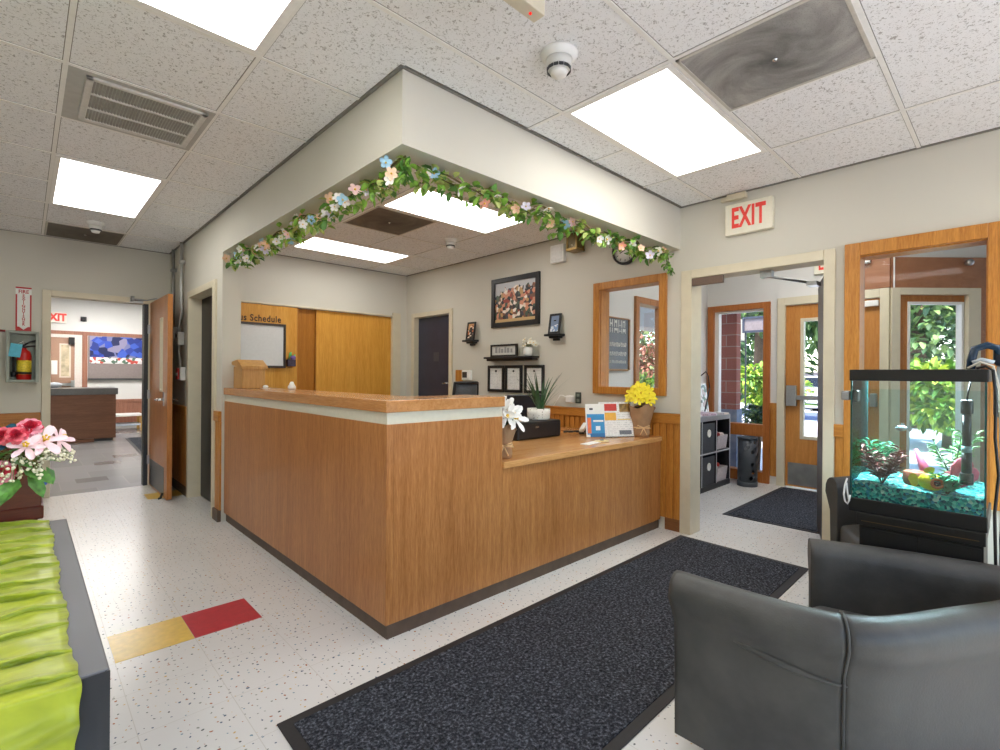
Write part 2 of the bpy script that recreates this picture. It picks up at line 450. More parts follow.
# soffit beams over the counter
b = MB(); b.box(XL, XL + .15, 1.966, 4.82, 2.36, H); b.box(XL + .15, XW, 1.966, 2.11, 2.36, H)
struct(b.build('wall_soffit', M_WALL))

# chair rail, beadboard wainscot and baseboards
def bead(mb, axis, c, sgn, a0, a1, z0, z1, pitch=.065):
    n = max(1, round((a1 - a0) / pitch)); p = (a1 - a0) / n
    for i in range(n):
        l = a0 + i * p; r = l + p - .013
        for (u, v, d) in ((l, r, .014), (r, l + p, .002)):
            if axis == 'x': mb.box(c, c + sgn * d, u, v, z0, z1)
            else: mb.box(u, v, c, c + sgn * d, z0, z1)
k = MB(); bead(k, 'x', XW, -1, 1.945, 5.0, .10, .90); bead(k, 'x', XW, -1, .80, .862, .10, .90)
struct(k.build('trim_2', M_OAK))
k = MB(); k.box(XW - .026, XW, 1.945, 5.0, .90, .985); k.box(XW - .026, XW, .80, .862, .90, .985)
k.box(XW - .034, XW, 1.945, 5.0, .970, .985)
struct(k.build('trim_3', M_OAKY, bevel=.004))
k = MB(); k.box(XW - .018, XW, 1.945, 2.08, 0, .10); k.box(XW - .018, XW, 3.0, 5.0, 0, .10); struct(k.build('baseboard_right', wood('brown_baseboard', (112, 70, 38), (150, 98, 56), 'y', .4), bevel=.003))
k = MB(); k.box(-1.6, .125, YE - .026, YE, .79, .885); k.box(1.10, XL, YE - .026, YE, .79, .885); struct(k.build('trim_4', M_OAKX, bevel=.004))
k = MB(); bead(k, 'y', YE, -1, -1.6, .125, .1, .79); bead(k, 'y', YE, -1, 1.10, XL, .1, .79); struct(k.build('trim_5', M_OAK))
k = MB(); k.box(-1.6, .125, YE - .018, YE, 0, .1); struct(k.build('baseboard_end', M_TOE))
k = MB(); k.box(XL - .026, XL, 4.82, 4.984, .875, .965); k.box(XL - .026, XL, 6.03, YE, .86, .945); struct(k.build('trim_6', M_OAKY, bevel=.004))
k = MB(); bead(k, 'x', XL, -1, 4.82, 4.984, .1, .875); bead(k, 'x', XL, -1, 6.03, YE, .1, .86); struct(k.build('trim_7', M_OAK))
k = MB(); k.box(XL - .03, XL + .0, 4.82, 4.984, 0, .1); k.box(XL - .02, XL, 6.03, YE, 0, .1); struct(k.build('baseboard_left', M_TOE, bevel=.003))

# ---- door_1: end wall doorway with wood leaf swung open
d = sroot('door_1', (.6, YE, 0))
k = MB()
for x0, x1 in ((.13, .20), (1.035, 1.105)): k.box(x0, x1, YE - .022, YE + .14, 0, 2.15)
k.box(.20, 1.035, YE - .022, YE + .14, 2.09, 2.15)
k.build('door_frame', M_CREAM, d, bevel=.004)
lx0, lx1, ly0, ly1 = 1.047, 1.092, 5.96, 6.94
k = MB(); wall_boxes(k, 'x', lx0, lx1, ly0, ly1, .012, 2.10, [(6.20, 6.30, 1.12, 1.86)])
lf = lab(k.build('door_leaf', M_DOORW, d), 'wood veneer door leaf')
k = MB(); frame_bars(k, 'x', lx0 - .008, lx1 + .008, 6.18, 6.32, 1.10, 1.88, .024); k.build('vision_frame', M_CREAM, lf, bevel=.002)
MB().box(lx0 + .018, lx0 + .026, 6.20, 6.30, 1.12, 1.86).build('vision_glass', plain((214, 204, 170), .2, 0, .05, 8), lf)
MB().box(lx0 - .002, lx0, 6.10, 6.90, .03, .32).build('kick_plate', plain((70, 70, 72), .35, .7, .1, 8), lf)
k = MB()
k.box(lx0 - .006, lx0, 6.10, 6.15, .96, 1.10); k.cyl((lx0, 6.125, 1.02), (lx0 - .05, 6.125, 1.02), .012); k.tube([(lx0 - .05, 6.125, 1.02), (lx0 - .055, 6.17, 1.02), (lx0 - .055, 6.25, 1.015)], .011)
k.box(lx1, lx1 + .006, 6.10, 6.15, .96, 1.10); k.cyl((lx1, 6.125, 1.02), (lx1 + .05, 6.125, 1.02), .012); k.tube([(lx1 + .05, 6.125, 1.02), (lx1 + .055, 6.07, 1.02), (lx1 + .055, 6.03, 1.015)], .011)
k.build('handle', M_CHROME, lf)
k = MB()
for z in (.3, 1.05, 1.8): k.box(1.028, 1.046, 6.93, 6.965, z - .05, z + .05)
k.build('hinge', M_STEEL, d)
k = MB(); k.box(.86, .98, YE - .05, YE - .022, 2.09, 2.14); k.tube([(.88, YE - .05, 2.12), (1.0, YE - .16, 2.115), (1.05, YE - .40, 2.115)], .008); k.cyl((.88, YE - .06, 2.10), (.88, YE - .06, 2.16), .018)
k.build('door_closer', M_STEEL, d)
k = MB(); k.box(.995, 1.042, YE - .01, YE + .12, .0, 2.088); k.build('dark_jamb_strip', plain((40, 42, 48), .4), d)  # dark upright strip between the hinge jamb and the leaf
k = MB(); k.tube([(lx0 - .01, 6.10, .06), (lx0 - .03, 6.09, .012), (lx0 - .05, 6.09, .01)], .012); k.build('door_stop', M_BLACK, lf)

# ---- door_2: dark door in the left wall
d = sroot('door_2', (XL, 5.53, 0)); k = MB()
for y0, y1 in ((4.985, 5.075), (5.965, 6.03)): k.box(XL - .02, XL + .15, y0, y1, 0, 2.145)
k.box(XL - .02, XL + .15, 5.075, 5.965, 2.08, 2.145); k.build('door_frame', M_CREAM, d, bevel=.004)
lf = MB().box(XL + .10, XL + .145, 5.077, 5.963, .01, 2.075).build('door_leaf', M_CHARDOOR, d, bevel=.003)
k = MB(); k.box(XL + .092, XL + .10, 5.13, 5.18, .95, 1.1); k.tube([(XL + .10, 5.155, 1.02), (XL + .055, 5.155, 1.02), (XL + .05, 5.25, 1.015)], .010); k.build('handle', M_CHROME, lf)

# ---- door_3: navy door in the alcove
d = sroot('door_3', (XW, 5.47, 0)); k = MB()
for y0, y1 in ((5.01, 5.075), (5.865, 5.93)): k.box(XW - .02, XW + .14, y0, y1, 0, 2.15)
k.box(XW - .02, XW + .14, 5.075, 5.865, 2.09, 2.15); k.build('door_frame', M_CREAM, d, bevel=.004)
lf = MB().box(XW + .06, XW + .105, 5.077, 5.863, .01, 2.085).build('door_leaf', M_NAVY, d, bevel=.003)
MB().box(XW + .055, XW + .06, 5.38, 5.50, 1.48, 1.60).build('door_plate', plain((70, 74, 84), .4), lf)
k = MB(); k.box(XW + .052, XW + .06, 5.11, 5.16, 1.0, 1.15); k.tube([(XW + .06, 5.135, 1.19), (XW + .01, 5.135, 1.19), (XW + .005, 5.23, 1.185)], .011); k.build('handle', M_CHROME, lf)

# ---- door_4: opening to the vestibule, leaf swung into the vestibule
d = sroot('door_4', (XW, 1.4, 0)); k = MB()
for y0, y1 in ((.86, .926), (1.853, 1.945)): k.box(XW - .024, XW + .16, y0, y1, 0, 2.17)
k.box(XW - .024, XW + .16, .926, 1.853, 2.10, 2.17)
k.build('door_frame', M_CREAM, d, bevel=.004)
p0 = Vector((4.10, .925, 0)); p1 = Vector((4.96, 1.205, 0)); dv = (p1 - p0).normalized(); nv = Vector((-dv.y, dv.x, 0))
rot = Matrix((dv, nv, Vector((0, 0, 1)))).transposed()
L = (p1 - p0).length
k = MB(); k.obox((p0 + p1) / 2 + Vector((0, 0, 1.055)) - nv * .022, L, .044, 2.09, rot); lf = lab(k.build('door_leaf', plain((58, 50, 46), .4, 0, .1, 6), d, bevel=.003), 'dark brown door leaf seen edge on')
k = MB(); cpt = p0 + dv * (L - .07) + nv * .0 + Vector((0, 0, 1.02)); k.tube([cpt, cpt + nv * .05, cpt + nv * .055 - dv * .1], .011); k.build('handle', M_CHROME, lf)
k = MB(); k.box(XW - .03, XW + .0, 1.60, 1.852, 2.035, 2.098); k.build('door_closer_box', plain((120, 100, 88), .4, .3), d, bevel=.006)
k = MB(); k.box(XW + .06, XW + .12, 1.28, 1.36, 2.05, 2.10); k.tube([(XW + .10, 1.32, 2.06), (XW + .42, 1.12, 2.03)], .010); k.box(XW + .36, XW + .48, 1.06, 1.13, 2.0, 2.03); k.build('closer_arm', M_STEEL, d)

# ---- window_1: interior window to the vestibule
d = sroot('window_1', (XW, 2.45, 1.13)); k = MB()
frame_bars(k, 'x', XW - .028, XW + .0, 2.075, 2.825, 1.13, 2.18, .068); frame_bars(k, 'x', XW, XW + .14, 2.13, 2.77, 1.175, 2.13, .018)
k.build('window_frame', M_OAK, d, bevel=.004)
MB().box(XW + .05, XW + .056, 2.148, 2.752, 1.193, 2.112).build('window_pane', M_GLASS, d)
# ---- window_2: tall window behind the aquarium
d = sroot('window_2', (XW, .43, .56)); k = MB()
frame_bars(k, 'x', XW - .030, XW, .04, .805, .56, 2.18, .085); frame_bars(k, 'x', XW, XW + .14, .11, .745, .615, 2.11, .022)
k.build('window_frame', M_OAK, d, bevel=.004)
MB().box(XW + .05, XW + .056, .132, .723, .637, 2.088).build('window_pane', M_GLASS, d)

# ---- door_5: sliding plywood closet doors at the back of the alcove
d = sroot('door_5', (2.6, YB, 0)); k = MB()
k.box(3.725, 3.85, YB - .02, YB + .1, 0, 2.16); k.box(1.40, 3.725, YB - .02, YB + .1, 2.105, 2.125)
k.build('door_frame', M_CREAM, d, bevel=.004)
MB().box(1.42, 2.40, YB - .005, YB + .02, .02, 2.10).build('sliding_panel', M_PLY, d)
MB().box(2.2, 2.66, YB + .055, YB + .08, .02, 2.10).build('sliding_panel', wood('amber_plywood', (158, 98, 26), (186, 124, 44), 'z', .35, .6), d)
MB().box(2.645, 3.72, YB + .028, YB + .05, .02, 2.10).build('sliding_panel', M_PLY, d)
k = MB(); k.box(2.395, 2.405, YB - .007, YB + .02, .02, 2.10); k.box(2.64, 2.65, YB + .02, YB + .05, .02, 2.1); k.build('panel_edge', M_OAK, d)

# ---- vestibule shell
wv = MB(); wall_boxes(wv, 'x', XV, XV + .12, .90, 3.0, 0, HV, [(2.15, 2.80, 0, 2.15), (1.0, 1.95, 0, 2.16)])
struct(wv.build('wall_vestibule_front', M_WALLW))
wv = MB(); wall_boxes(wv, 'y', YV, YV + .12, XW + .14, XV + .12, 0, HV, [(4.80, 6.05, .95, 2.10)])
struct(wv.build('wall_vestibule_side', M_WALLW))
struct(MB().box(XW + .14, 8.2, -1.82, -1.7, 0, HV).build('wall_vestibule_end', M_WALLW))
# window_3: front window of the vestibule
d = sroot('window_3', (XV, 2.47, 0)); k = MB()
for y0, y1 in ((2.088, 2.165), (2.775, 2.85)): k.box(XV - .03, XV + .12, y0, y1, 0, 2.215)
k.box(XV - .03, XV + .12, 2.165, 2.775, 2.14, 2.215); k.box(XV - .03, XV + .12, 2.165, 2.775, .565, .71); k.box(XV - .03, XV + .12, 2.165, 2.775, 0, .13)
k.build('window_frame', wood('orange_oak', (158, 88, 38), (192, 122, 62), 'z', .35), d, bevel=.004)
k = MB(); k.box(XV + .02, XV + .10, 2.72, 2.775, .71, 2.14); k.box(XV + .02, XV + .1, 2.165, 2.72, 2.115, 2.14); k.build('window_lining', M_WHITE, d)
MB().box(XV + .06, XV + .066, 2.165, 2.775, .71, 2.14).build('window_pane', M_GLASS, d)
MB().box(XV + .06, XV + .066, 2.165, 2.775, .13, .565).build('window_pane', M_GLASS, d)
# window_4: side window of the vestibule
d = sroot('window_4', (5.4, YV, .9)); k = MB(); frame_bars(k, 'y', YV - .03, YV + .12, 4.74, 6.10, .90, 2.16, .07); k.box(5.36, 5.42, YV + .02, YV + .1, .96, 2.1)
k.build('window_frame', wood('brown_oak', (150, 96, 56), (188, 130, 84), 'z', .35), d, bevel=.004)
MB().box(4.81, 6.03, YV + .06, YV + .066, .97, 2.09).build('window_pane', M_GLASS, d)
# door_6: entry door
d = sroot('door_6', (XV, 1.45, 0)); k = MB()
for y0, y1 in ((.94, 1.02), (1.925, 2.01)): k.box(XV - .03, XV + .13, y0, y1, 0, 2.24)
k.box(XV - .03, XV + .13, 1.02, 1.925, 2.15, 2.24); k.build('door_frame', M_CREAM, d, bevel=.004)
k = MB(); wall_boxes(k, 'x', XV + .01, XV + .055, 1.022, 1.923, .01, 2.145, [(1.20, 1.735, .61, 1.95)])
lf = lab(k.build('door_leaf', wood('entry_oak', (178, 112, 48), (208, 146, 76), 'z', .35), d), 'golden wood entry door leaf')
k = MB(); frame_bars(k, 'x', XV + .0, XV + .065, 1.165, 1.77, .575, 1.985, .036); k.build('glass_frame', M_CREAM, lf, bevel=.003)
MB().box(XV + .03, XV + .036, 1.20, 1.735, .61, 1.95).build('glass_pane', M_GLASS, lf)
MB().box(XV + .007, XV + .01, 1.05, 1.895, .03, .29).build('kick_plate', M_KICK, lf)
k = MB(); k.box(XV - .05, XV + .01, 1.80, 1.905, .96, 1.20); k.box(XV - .045, XV - .015, 1.06, 1.82, 1.035, 1.085); k.box(XV - .05, XV + .01, 1.04, 1.10, .99, 1.13); k.build('push_bar', M_STEEL, lf, bevel=.006)
k = MB(); k.box(XV - .05, XV, 1.03, 1.40, 2.06, 2.12); k.build('door_closer', M_WHITE, lf, bevel=.004)
# trims beside the entry door
k = MB(); bead(k, 'x', XV, -1, 2.01, 2.088, .1, .9); k.box(XV - .026, XV, 2.008, 2.088, .9, .985); struct(k.build('trim_8', M_OAK))
# header panelling and the angled bay beyond the entry door
av = Vector((.722, -.692, 0)); an = Vector((.692, .722, 0)); a0 = Vector((XV, .94, 0)); rota = Matrix((av, an, Vector((0, 0, 1)))).transposed()
def abox(mb, s0, s1, n0, n1, z0, z1):
    return mb.obox(a0 + av * (s0 + s1) / 2 + an * (n0 + n1) / 2 + Vector((0, 0, (z0 + z1) / 2)), s1 - s0, n1 - n0, z1 - z0, rota)
k = MB(); abox(k, 0, 2.6, .0, .12, 2.56, HV); abox(k, 1.02, 2.6, .0, .12, 0, 2.56); struct(k.build('wall_bay', M_WALLW))
k = MB(); abox(k, 0, 2.6, -.02, .1, 2.24, 2.56); abox(k, .93, 2.6, -.02, 0, 0, 2.24); k.box(XV - .02, XV, .94, 1.24, 2.245, 2.56); struct(k.build('trim_9', M_REDW))
d = sroot('door_7', tuple(a0)); k = MB()
abox(k, .0, .09, -.03, .12, 0, 2.24); abox(k, .80, .93, -.03, .12, 0, 2.24); abox(k, .09, .80, -.03, .12, 2.17, 2.24); k.build('door_frame', M_CREAM, d, bevel=.003)
k = MB(); abox(k, .09, .20, .02, .065, 0, 2.17); abox(k, .70, .80, .02, .065, 0, 2.17) if False else None; abox(k, .20, .80, .02, .065, 2.10, 2.17); abox(k, .20, .80, .02, .065, 0, .25)
lf = k.build('door_leaf', M_DOORW, d)
k = MB(); abox(k, .20, .225, .01, .075, .25, 2.10); abox(k, .765, .79, .01, .075, .25, 2.10); abox(k, .225, .765, .01, .075, 2.075, 2.10); k.build('glass_frame', M_WHITE, lf)
k = MB(); abox(k, .225, .765, .04, .046, .25, 2.075); k.build('glass_pane', M_GLASS, lf)

# ---- room beyond the end door
w = MB(); wall_boxes(w, 'y', 14.4, 14.5, -1.6, 4.2, 0, 3.0, []); struct(w.build('wall_far', mk_wall('far_paint', (226, 225, 222))))
struct(MB().box(4.2, 4.3, YE, 14.5, 0, 3.0).build('wall_far_side', M_WALLW))
k = MB(); bead(k, 'y', 14.4, -1, .95, 4.2, .06, .66, .09); k.box(.95, 4.2, 14.36, 14.4, .62, .68); k.box(-1.6, 4.2, 14.37, 14.40, 2.12, 2.20); k.box(.93, 1.02, 14.36, 14.4, .68, 2.12)
struct(k.build('trim_10', wood('rose_brown_paneling', (140, 92, 74), (172, 122, 100), 'z', .5)))
d = sroot('door_8', (.6, 14.4, 0)); k = MB(); k.box(.80, .92, 14.33, 14.4, 0, 2.12); k.box(.25, .33, 14.33, 14.4, 0, 2.12); k.box(.33, .80, 14.33, 14.4, 2.05, 2.12); k.build('door_frame', plain((226, 214, 206), .4), d)
lf = MB().box(.33, .80, 14.355, 14.395, 0, 2.05).build('door_leaf', plain((176, 138, 116), .4, 0, .05), d)
k = MB(); frame_bars(k, 'y', 14.345, 14.36, .55, .74, 1.18, 1.92, .03); k.build('vision_frame', plain((224, 208, 190), .4), lf)
MB().box(.58, .71, 14.35, 14.356, 1.21, 1.89).build('vision_glass', plain((206, 190, 160), .2, 0, .3, 9), lf)
MB().box(.42, .52, 14.35, 14.356, 1.25, 1.55).build('notice', M_PAPER, lf)
k = MB(); k.box(.34, .78, 14.30, 14.345, 1.0, 1.06); k.box(.74, .80, 14.29, 14.355, .95, 1.12); k.build('push_bar', M_STEEL, lf)
k = MB(); k.box(.70, .80, 14.29, 14.33, 1.90, 2.06); k.build('door_closer', M_BLACK, lf)

# ================================================================== CEILING FIXTURES
def mk_panel(name, axis, s, c0):
    """acrylic troffer lens lit by two tubes behind it"""
    t = NT(name); v = t.coord(); sx = t.n('ShaderNodeSeparateXYZ'); t.l(v, sx.inputs[0])
    o = sx.outputs[0] if axis == 'x' else sx.outputs[1]
    q = t.math('COSINE', t.math('MULTIPLY', t.math('SUBTRACT', o, c0), 2 * PI / .305))
    st = t.math('MULTIPLY', t.math('ADD', t.math('MULTIPLY', q, -.12), .95), s)
    e = t.n('ShaderNodeEmission'); e.inputs[0].default_value = (1.0, .972, .925, 1); t.l(st, e.inputs[1]); t.l(e.outputs[0], t.out.inputs[0]); return t.m
PS = 5.6
def ceiling_light(label, x0, x1, y0, y1, z=H, s=PS):
    ax = 'y' if (x1 - x0) > (y1 - y0) else 'x'
    t = thing('ceiling_light', label, 'ceiling light', ((x0 + x1) / 2, (y0 + y1) / 2, z), group='fluorescent ceiling panels')
    k = MB(); w = .028
    k.box(x0, x1, y0, y0 + w, z - .007, z - .0006); k.box(x0, x1, y1 - w, y1, z - .007, z - .0006); k.box(x0, x0 + w, y0 + w, y1 - w, z - .007, z - .0006); k.box(x1 - w, x1, y0 + w, y1 - w, z - .007, z - .0006)
    k.build('frame', M_TBAR, t, bevel=.001)
    cen = (y0 + y1) / 2 if ax == 'y' else (x0 + x1) / 2
    MB().box(x0 + w, x1 - w, y0 + w, y1 - w, z - .005, z - .001).build('diffuser', mk_panel('lit_lens_%d' % len(bpy.data.materials), ax, s, cen), t)
ceiling_light('large lit ceiling panel to the left of the stained square diffuser', 2.085, 3.33, 1.09, 1.695)
ceiling_light('lit ceiling panel cut off by the top edge of the photo', .14, .745, 1.09, 2.33)
ceiling_light('lit ceiling panel beyond the louvred return grille, near the far end wall', .14, .745, 4.32, 5.59)
ceiling_light('lit panel over the reception desk, the nearer one beside the smoke detector', 2.13, 3.32, 3.085, 3.69)
ceiling_light('lit panel over the reception desk, the farther one near the closet doors', 2.12, 3.32, 4.99, 5.57)
ceiling_light('added unseen lit ceiling panel inside the glazed entrance vestibule', 4.7, 5.9, .9, 1.5, HV, 12)  # unseen panel added to brighten the vestibule
ceiling_light('added ceiling light panel, unseen behind the camera', 2.085, 3.33, -1.45, -.84)  # unseen panel added to light the room from behind the camera
ceiling_light('added unseen ceiling light panel above the green table on the left', -1.08, -.5, .5, 1.69)  # unseen panel added for more light at the left
ceiling_light('ceiling light panel in the room beyond the wood door, near its doorway', .2, 1.4, 8.6, 9.2, 2.92, 24)
ceiling_light('ceiling light panel in the room beyond the wood door, near its back wall', .5, 1.9, 12.4, 13.2, 2.92, 24)

# return grille
t = thing('return_grille', 'white louvred return air grille in the left ceiling', 'vent', (.44, 3.33, H))
x0, x1, y0, y1 = .14, .745, 3.015, 3.64
MB().box(x0, x1, y0, y1, H - .006, H - .001).build('panel', plain((182, 181, 176), .5, 0, .06, 20), t)
k = MB(); frame_bars(k, 'x', 0, 0, 0, 0, 0, 0, 0)
k = MB(); gx0, gx1, gy0, gy1 = x0 + .065, x1 - .03, y0 + .03, y1 - .05
for a, b, c_, e_ in ((gx0, gx1, gy0, gy0 + .028), (gx0, gx1, gy1 - .028, gy1), (gx0, gx0 + .03, gy0, gy1), (gx1 - .03, gx1, gy0, gy1)): k.box(a, b, c_, e_, H - .018, H - .006)
for i in (1, 2): yy = gy0 + (gy1 - gy0) * i / 3; k.box(gx0, gx1, yy - .009, yy + .009, H - .017, H - .006)
k.build('frame', plain((208, 206, 200), .4), t, bevel=.003)
k = MB()
for i in range(34):
    xx = gx0 + .035 + i * (gx1 - gx0 - .07) / 33
    k.obox((xx, (gy0 + gy1) / 2, H - .011), .010, gy1 - gy0 - .05, .002, Matrix.Rotation(.6, 3, 'Y'))
k.build('louvre', plain((166, 163, 156), .5, 0, .1), t)

# dust-stained diffusers
def mk_dust(name, cx, cy, c1, c2):
    t = NT(name); v = t.coord(); sp = t.n('ShaderNodeVectorMath', operation='SUBTRACT'); t.l(v, sp.inputs[0]); sp.inputs[1].default_value = (cx, cy, H)
    ln = t.n('ShaderNodeVectorMath', operation='LENGTH'); t.l(sp.outputs[0], ln.inputs[0])
    vr = t.n('ShaderNodeVectorRotate', rotation_type='Z_AXIS'); t.l(sp.outputs[0], vr.inputs['Vector']); t.l(t.math('MULTIPLY', ln.outputs['Value'], 4.5), vr.inputs['Angle'])
    mp = t.n('ShaderNodeMapping'); mp.inputs['Scale'].default_value = (5, 8, 1); t.l(vr.outputs[0], mp.inputs[0])
    f = noise(t, mp.outputs[0], 1.2, 4, .55, .3)
    perf = t.n('ShaderNodeTexVoronoi'); perf.inputs['Scale'].default_value = 160; t.l(v, perf.inputs['Vector'])
    fall = t.ramp(ln.outputs['Value'], [(.03, (.0, .0, .0)), (.16, (.22, .22, .22)), (.40, (.42, .42, .42))])
    q = t.math('ADD', t.math('MULTIPLY', f, .9), t.math('MULTIPLY', fall, .9))
    cc = t.ramp(q, [(.22, rgb(*c1)), (1.0, rgb(*c2))]); cc = t.mix(t.math('MULTIPLY', t.math('LESS_THAN', perf.outputs['Distance'], .3), .25), cc, rgb(60, 58, 55))
    t.bsdf(cc, .6, 0, None, 0, 0, .3); return t.m
def diffuser(label, x0, x1, y0, y1, c1, c2, kn=True):
    t = thing('ceiling_diffuser', label, 'vent', ((x0 + x1) / 2, (y0 + y1) / 2, H)); cx, cy = (x0 + x1) / 2, (y0 + y1) / 2
    MB().box(x0 + .012, x1 - .012, y0 + .012, y1 - .012, H - .006, H - .001).build('perforated_plate', mk_dust('dusty_plate_%d' % len(bpy.data.materials), cx, cy, c1, c2), t)
    k = MB()
    for a, b, c_, e_ in ((x0, x1, y0, y0 + .014), (x0, x1, y1 - .014, y1), (x0, x0 + .014, y0, y1), (x1 - .014, x1, y0, y1)): k.box(a, b, c_, e_, H - .009, H - .001)
    k.build('frame', plain((196, 192, 182), .4), t)
    MB().lathe([(.012, 0), (.012, .004), (.006, .009), (0.0, .010)], (cx, cy, H - .006), 12, axis=(0, 0, -1)).build('knob', M_CHROME, t)
diffuser('square ceiling diffuser with swirling dust stains, right of the large light panel', 2.09, 2.69, .44, 1.065, (50, 50, 50), (182, 180, 176))
diffuser('dark dusty ceiling diffuser far left, by the end wall', .142, .745, 6.28, 6.925, (70, 64, 56), (112, 104, 92))
diffuser('brown dusty diffuser between the two reception desk light panels', 2.13, 2.735, 3.71, 4.35, (56, 48, 40), (126, 116, 104))

def detector(label, x, y, r=.058):
    t = thing('smoke_detector', label, 'smoke detector', (x, y, H)); k = MB()
    k.lathe([(r * 1.2, 0), (r * 1.2, .012), (r * .95, .022), (r * .9, .03)], (x, y, H - .0005), 28, axis=(0, 0, -1)); k.build('base', M_WHITE, t)
    k = MB(); k.lathe([(r * .86, .03), (r * .84, .060), (r * .60, .082)], (x, y, H), 28, axis=(0, 0, -1)); k.build('body', plain((214, 214, 210), .4, 0, .03), t)
    k = MB()
    for i in range(14):
        a = 2 * PI * i / 14; k.obox((x + math.cos(a) * r * .74, y + math.sin(a) * r * .74, H - .072), .004, .020, .014, Matrix.Rotation(a, 3, 'Z'))
    k.build('vent_slot', M_DKGREY, t)
    MB().lathe([(r * .6, .08), (r * .5, .096), (r * .2, .101), (0.0001, .102)], (x, y, H), 24, axis=(0, 0, -1)).build('cap', M_WHITE, t)
detector('round white smoke detector on the ceiling left of the large light panel', 1.685, 1.40, .068)
detector('white smoke detector on the ceiling by the dark dusty vent far left', .48, 6.02)
detector('white smoke detector on the ceiling over the reception desk', 3.20, 4.10)

# hanging sign housing at the very top of the frame
t = thing('ceiling_sign_housing', 'corner of a white box with a tiny red light hanging at the top', 'sign', (1.1, 1.1, 2.5))
MB().box(.80, 1.25, 1.10, 1.15, 2.50, H - .001).build('housing', plain((206, 198, 176), .45, 0, .03), t, bevel=.003); MB().ball((1.205, 1.125, 2.498), .005, 8).build('indicator_light', emit('red_led', (255, 40, 30), 1.0), t)

# ================================================================== EXIT SIGNS
M_EXITRED = plain((238, 66, 54), .5, 0, .04)
def exit_sign(label, axis, c, a0, a1, z0, z1, d=.045, bracket=True):
    if axis == 'x':
        ctr = (c, (a0 + a1) / 2, z0); fr = (c - d, c - .001)
        t = thing('exit_sign', label, 'exit sign', ctr)
        MB().box(fr[0], fr[1], a0, a1, z0, z1).build('housing', plain((232, 228, 208), .45, 0, .03), t, bevel=.006)
        text_mesh('EXIT', (z1 - z0) * .90, M_EXITRED, 'lettering', t, (fr[0] - .0015, (a0 + a1) / 2, (z0 + z1) / 2), (0, -1, 0), (0, 0, 1), .0015, 'CENTER', (a1 - a0) * .66 / ((z1 - z0) * .90 * 1.98), .006, 1.06)
    else:
        t = thing('exit_sign', label, 'exit sign', ((a0 + a1) / 2, c, z0))
        MB().box(a0, a1, c - d, c - .001, z0, z1).build('housing', plain((236, 226, 216), .45, 0, .03), t, bevel=.006)
        text_mesh('EXIT', (z1 - z0) * .95, M_EXITRED, 'lettering', t, ((a0 + a1) / 2, c - d - .0015, (z0 + z1) / 2), (1, 0, 0), (0, 0, 1), .0015, 'CENTER', .8, .010)
    return t
exit_sign('red lettered EXIT sign on the wall above the vestibule doorway', 'x', XW, 1.240, 1.582, 2.385, 2.62)
exit_sign('red EXIT sign inside the vestibule, above the entry door', 'x', XV, 1.315, 1.625, 2.47, 2.68)
exit_sign('red EXIT sign in the far room above its rose coloured door', 'y', 14.4, .30, .66, 2.36, 2.59)
t = thing('conduit_box', 'cream surface conduit box under the ceiling above the EXIT sign', 'electrical box', (XW, 1.50, 2.66))
MB().box(XW - .05, XW - .001, 1.43, 1.57, 2.655, 2.70).build('box', M_CREAM, t, bevel=.005); MB().box(XW - .035, XW - .001, 1.57, 1.62, 2.66, 2.69).build('connector', M_CREAM, t, bevel=.004)
t = thing('emergency_light', 'small white box mounted high in the vestibule beside the entry door', 'light', (XV - .02, 1.14, 2.56)); MB().box(XV - .09, XV - .021, 1.10, 1.19, 2.52, 2.66).build('housing', M_WHITE, t, bevel=.006)
MB().ball((XV - .07, 1.00, 2.60), .025, 10).build('lamp_head', plain((250, 240, 220), .3), t)
MB().box(XV - .07, XV - .021, .99, 1.10, 2.58, 2.61).build('bracket', M_WHITE, t)
t = thing('dome_camera', 'small silver dome fixture on the brown panelling seen through the tall window', 'camera', tuple(a0)); q = a0 + av * .78 - an * .06 + Vector((0, 0, 2.50)); MB().ball(q, .035, 12).build('dome', M_STEEL, t); MB().cyl(q, q + an * .039, .02).build('mount', M_STEEL, t)

# ================================================================== RECEPTION COUNTER
t = thing('reception_counter', 'L-shaped oak laminate reception counter with raised top in the middle of the room', 'reception counter', (2.0, 3.0, 0))
k = MB(); k.box(1.27, 1.31, 2.116, 4.815, .078, 1.055); k.box(1.31, 2.05, 2.116, 2.15, .078, 1.055); k.box(2.02, 2.05, 2.15, 2.42, .79, 1.112)
k.build('raised_front_panel', M_LAM, t, bevel=.002)
MB().box(2.0505, 3.935, 2.116, 2.15, .078, .745).build('low_front_panel', M_LAM, t, bevel=.002)
k = MB(); k.box(1.288, 1.32, 2.134, 4.815, 0, .078); k.box(1.32, 3.94, 2.134, 2.16, 0, .078); k.build('toe_kick', M_TOE, t)
k = MB(); k.box(1.274, 1.31, 2.120, 4.815, 1.055, 1.113); k.box(1.31, 2.05, 2.120, 2.15, 1.055, 1.113); k.build('accent_strip', M_STRIP, t)
k = MB(); k.prism([(1.262, 2.108), (2.062, 2.108), (2.062, 2.46), (1.62, 2.46), (1.62, 4.816), (1.262, 4.816)], 1.113, 1.172); lab(k.build('raised_top', M_LAMY, t, bevel=.003), 'glossy oak laminate raised top')
k = MB(); k.prism([(2.051, 2.10), (3.932, 2.10), (3.932, 3.0), (1.62, 3.0), (1.62, 2.47), (2.051, 2.47)], .746, .785); k.box(1.62, 2.3, 3.0, 4.78, .746, .785); k.build('low_worktop', M_LAMX, t, bevel=.003)
k = MB(); k.box(2.4, 2.43, 2.16, 2.96, 0, .745); k.box(1.60, 1.62, 2.14, 4.78, 0, .745); k.build('inner_panel', M_LAM, t)

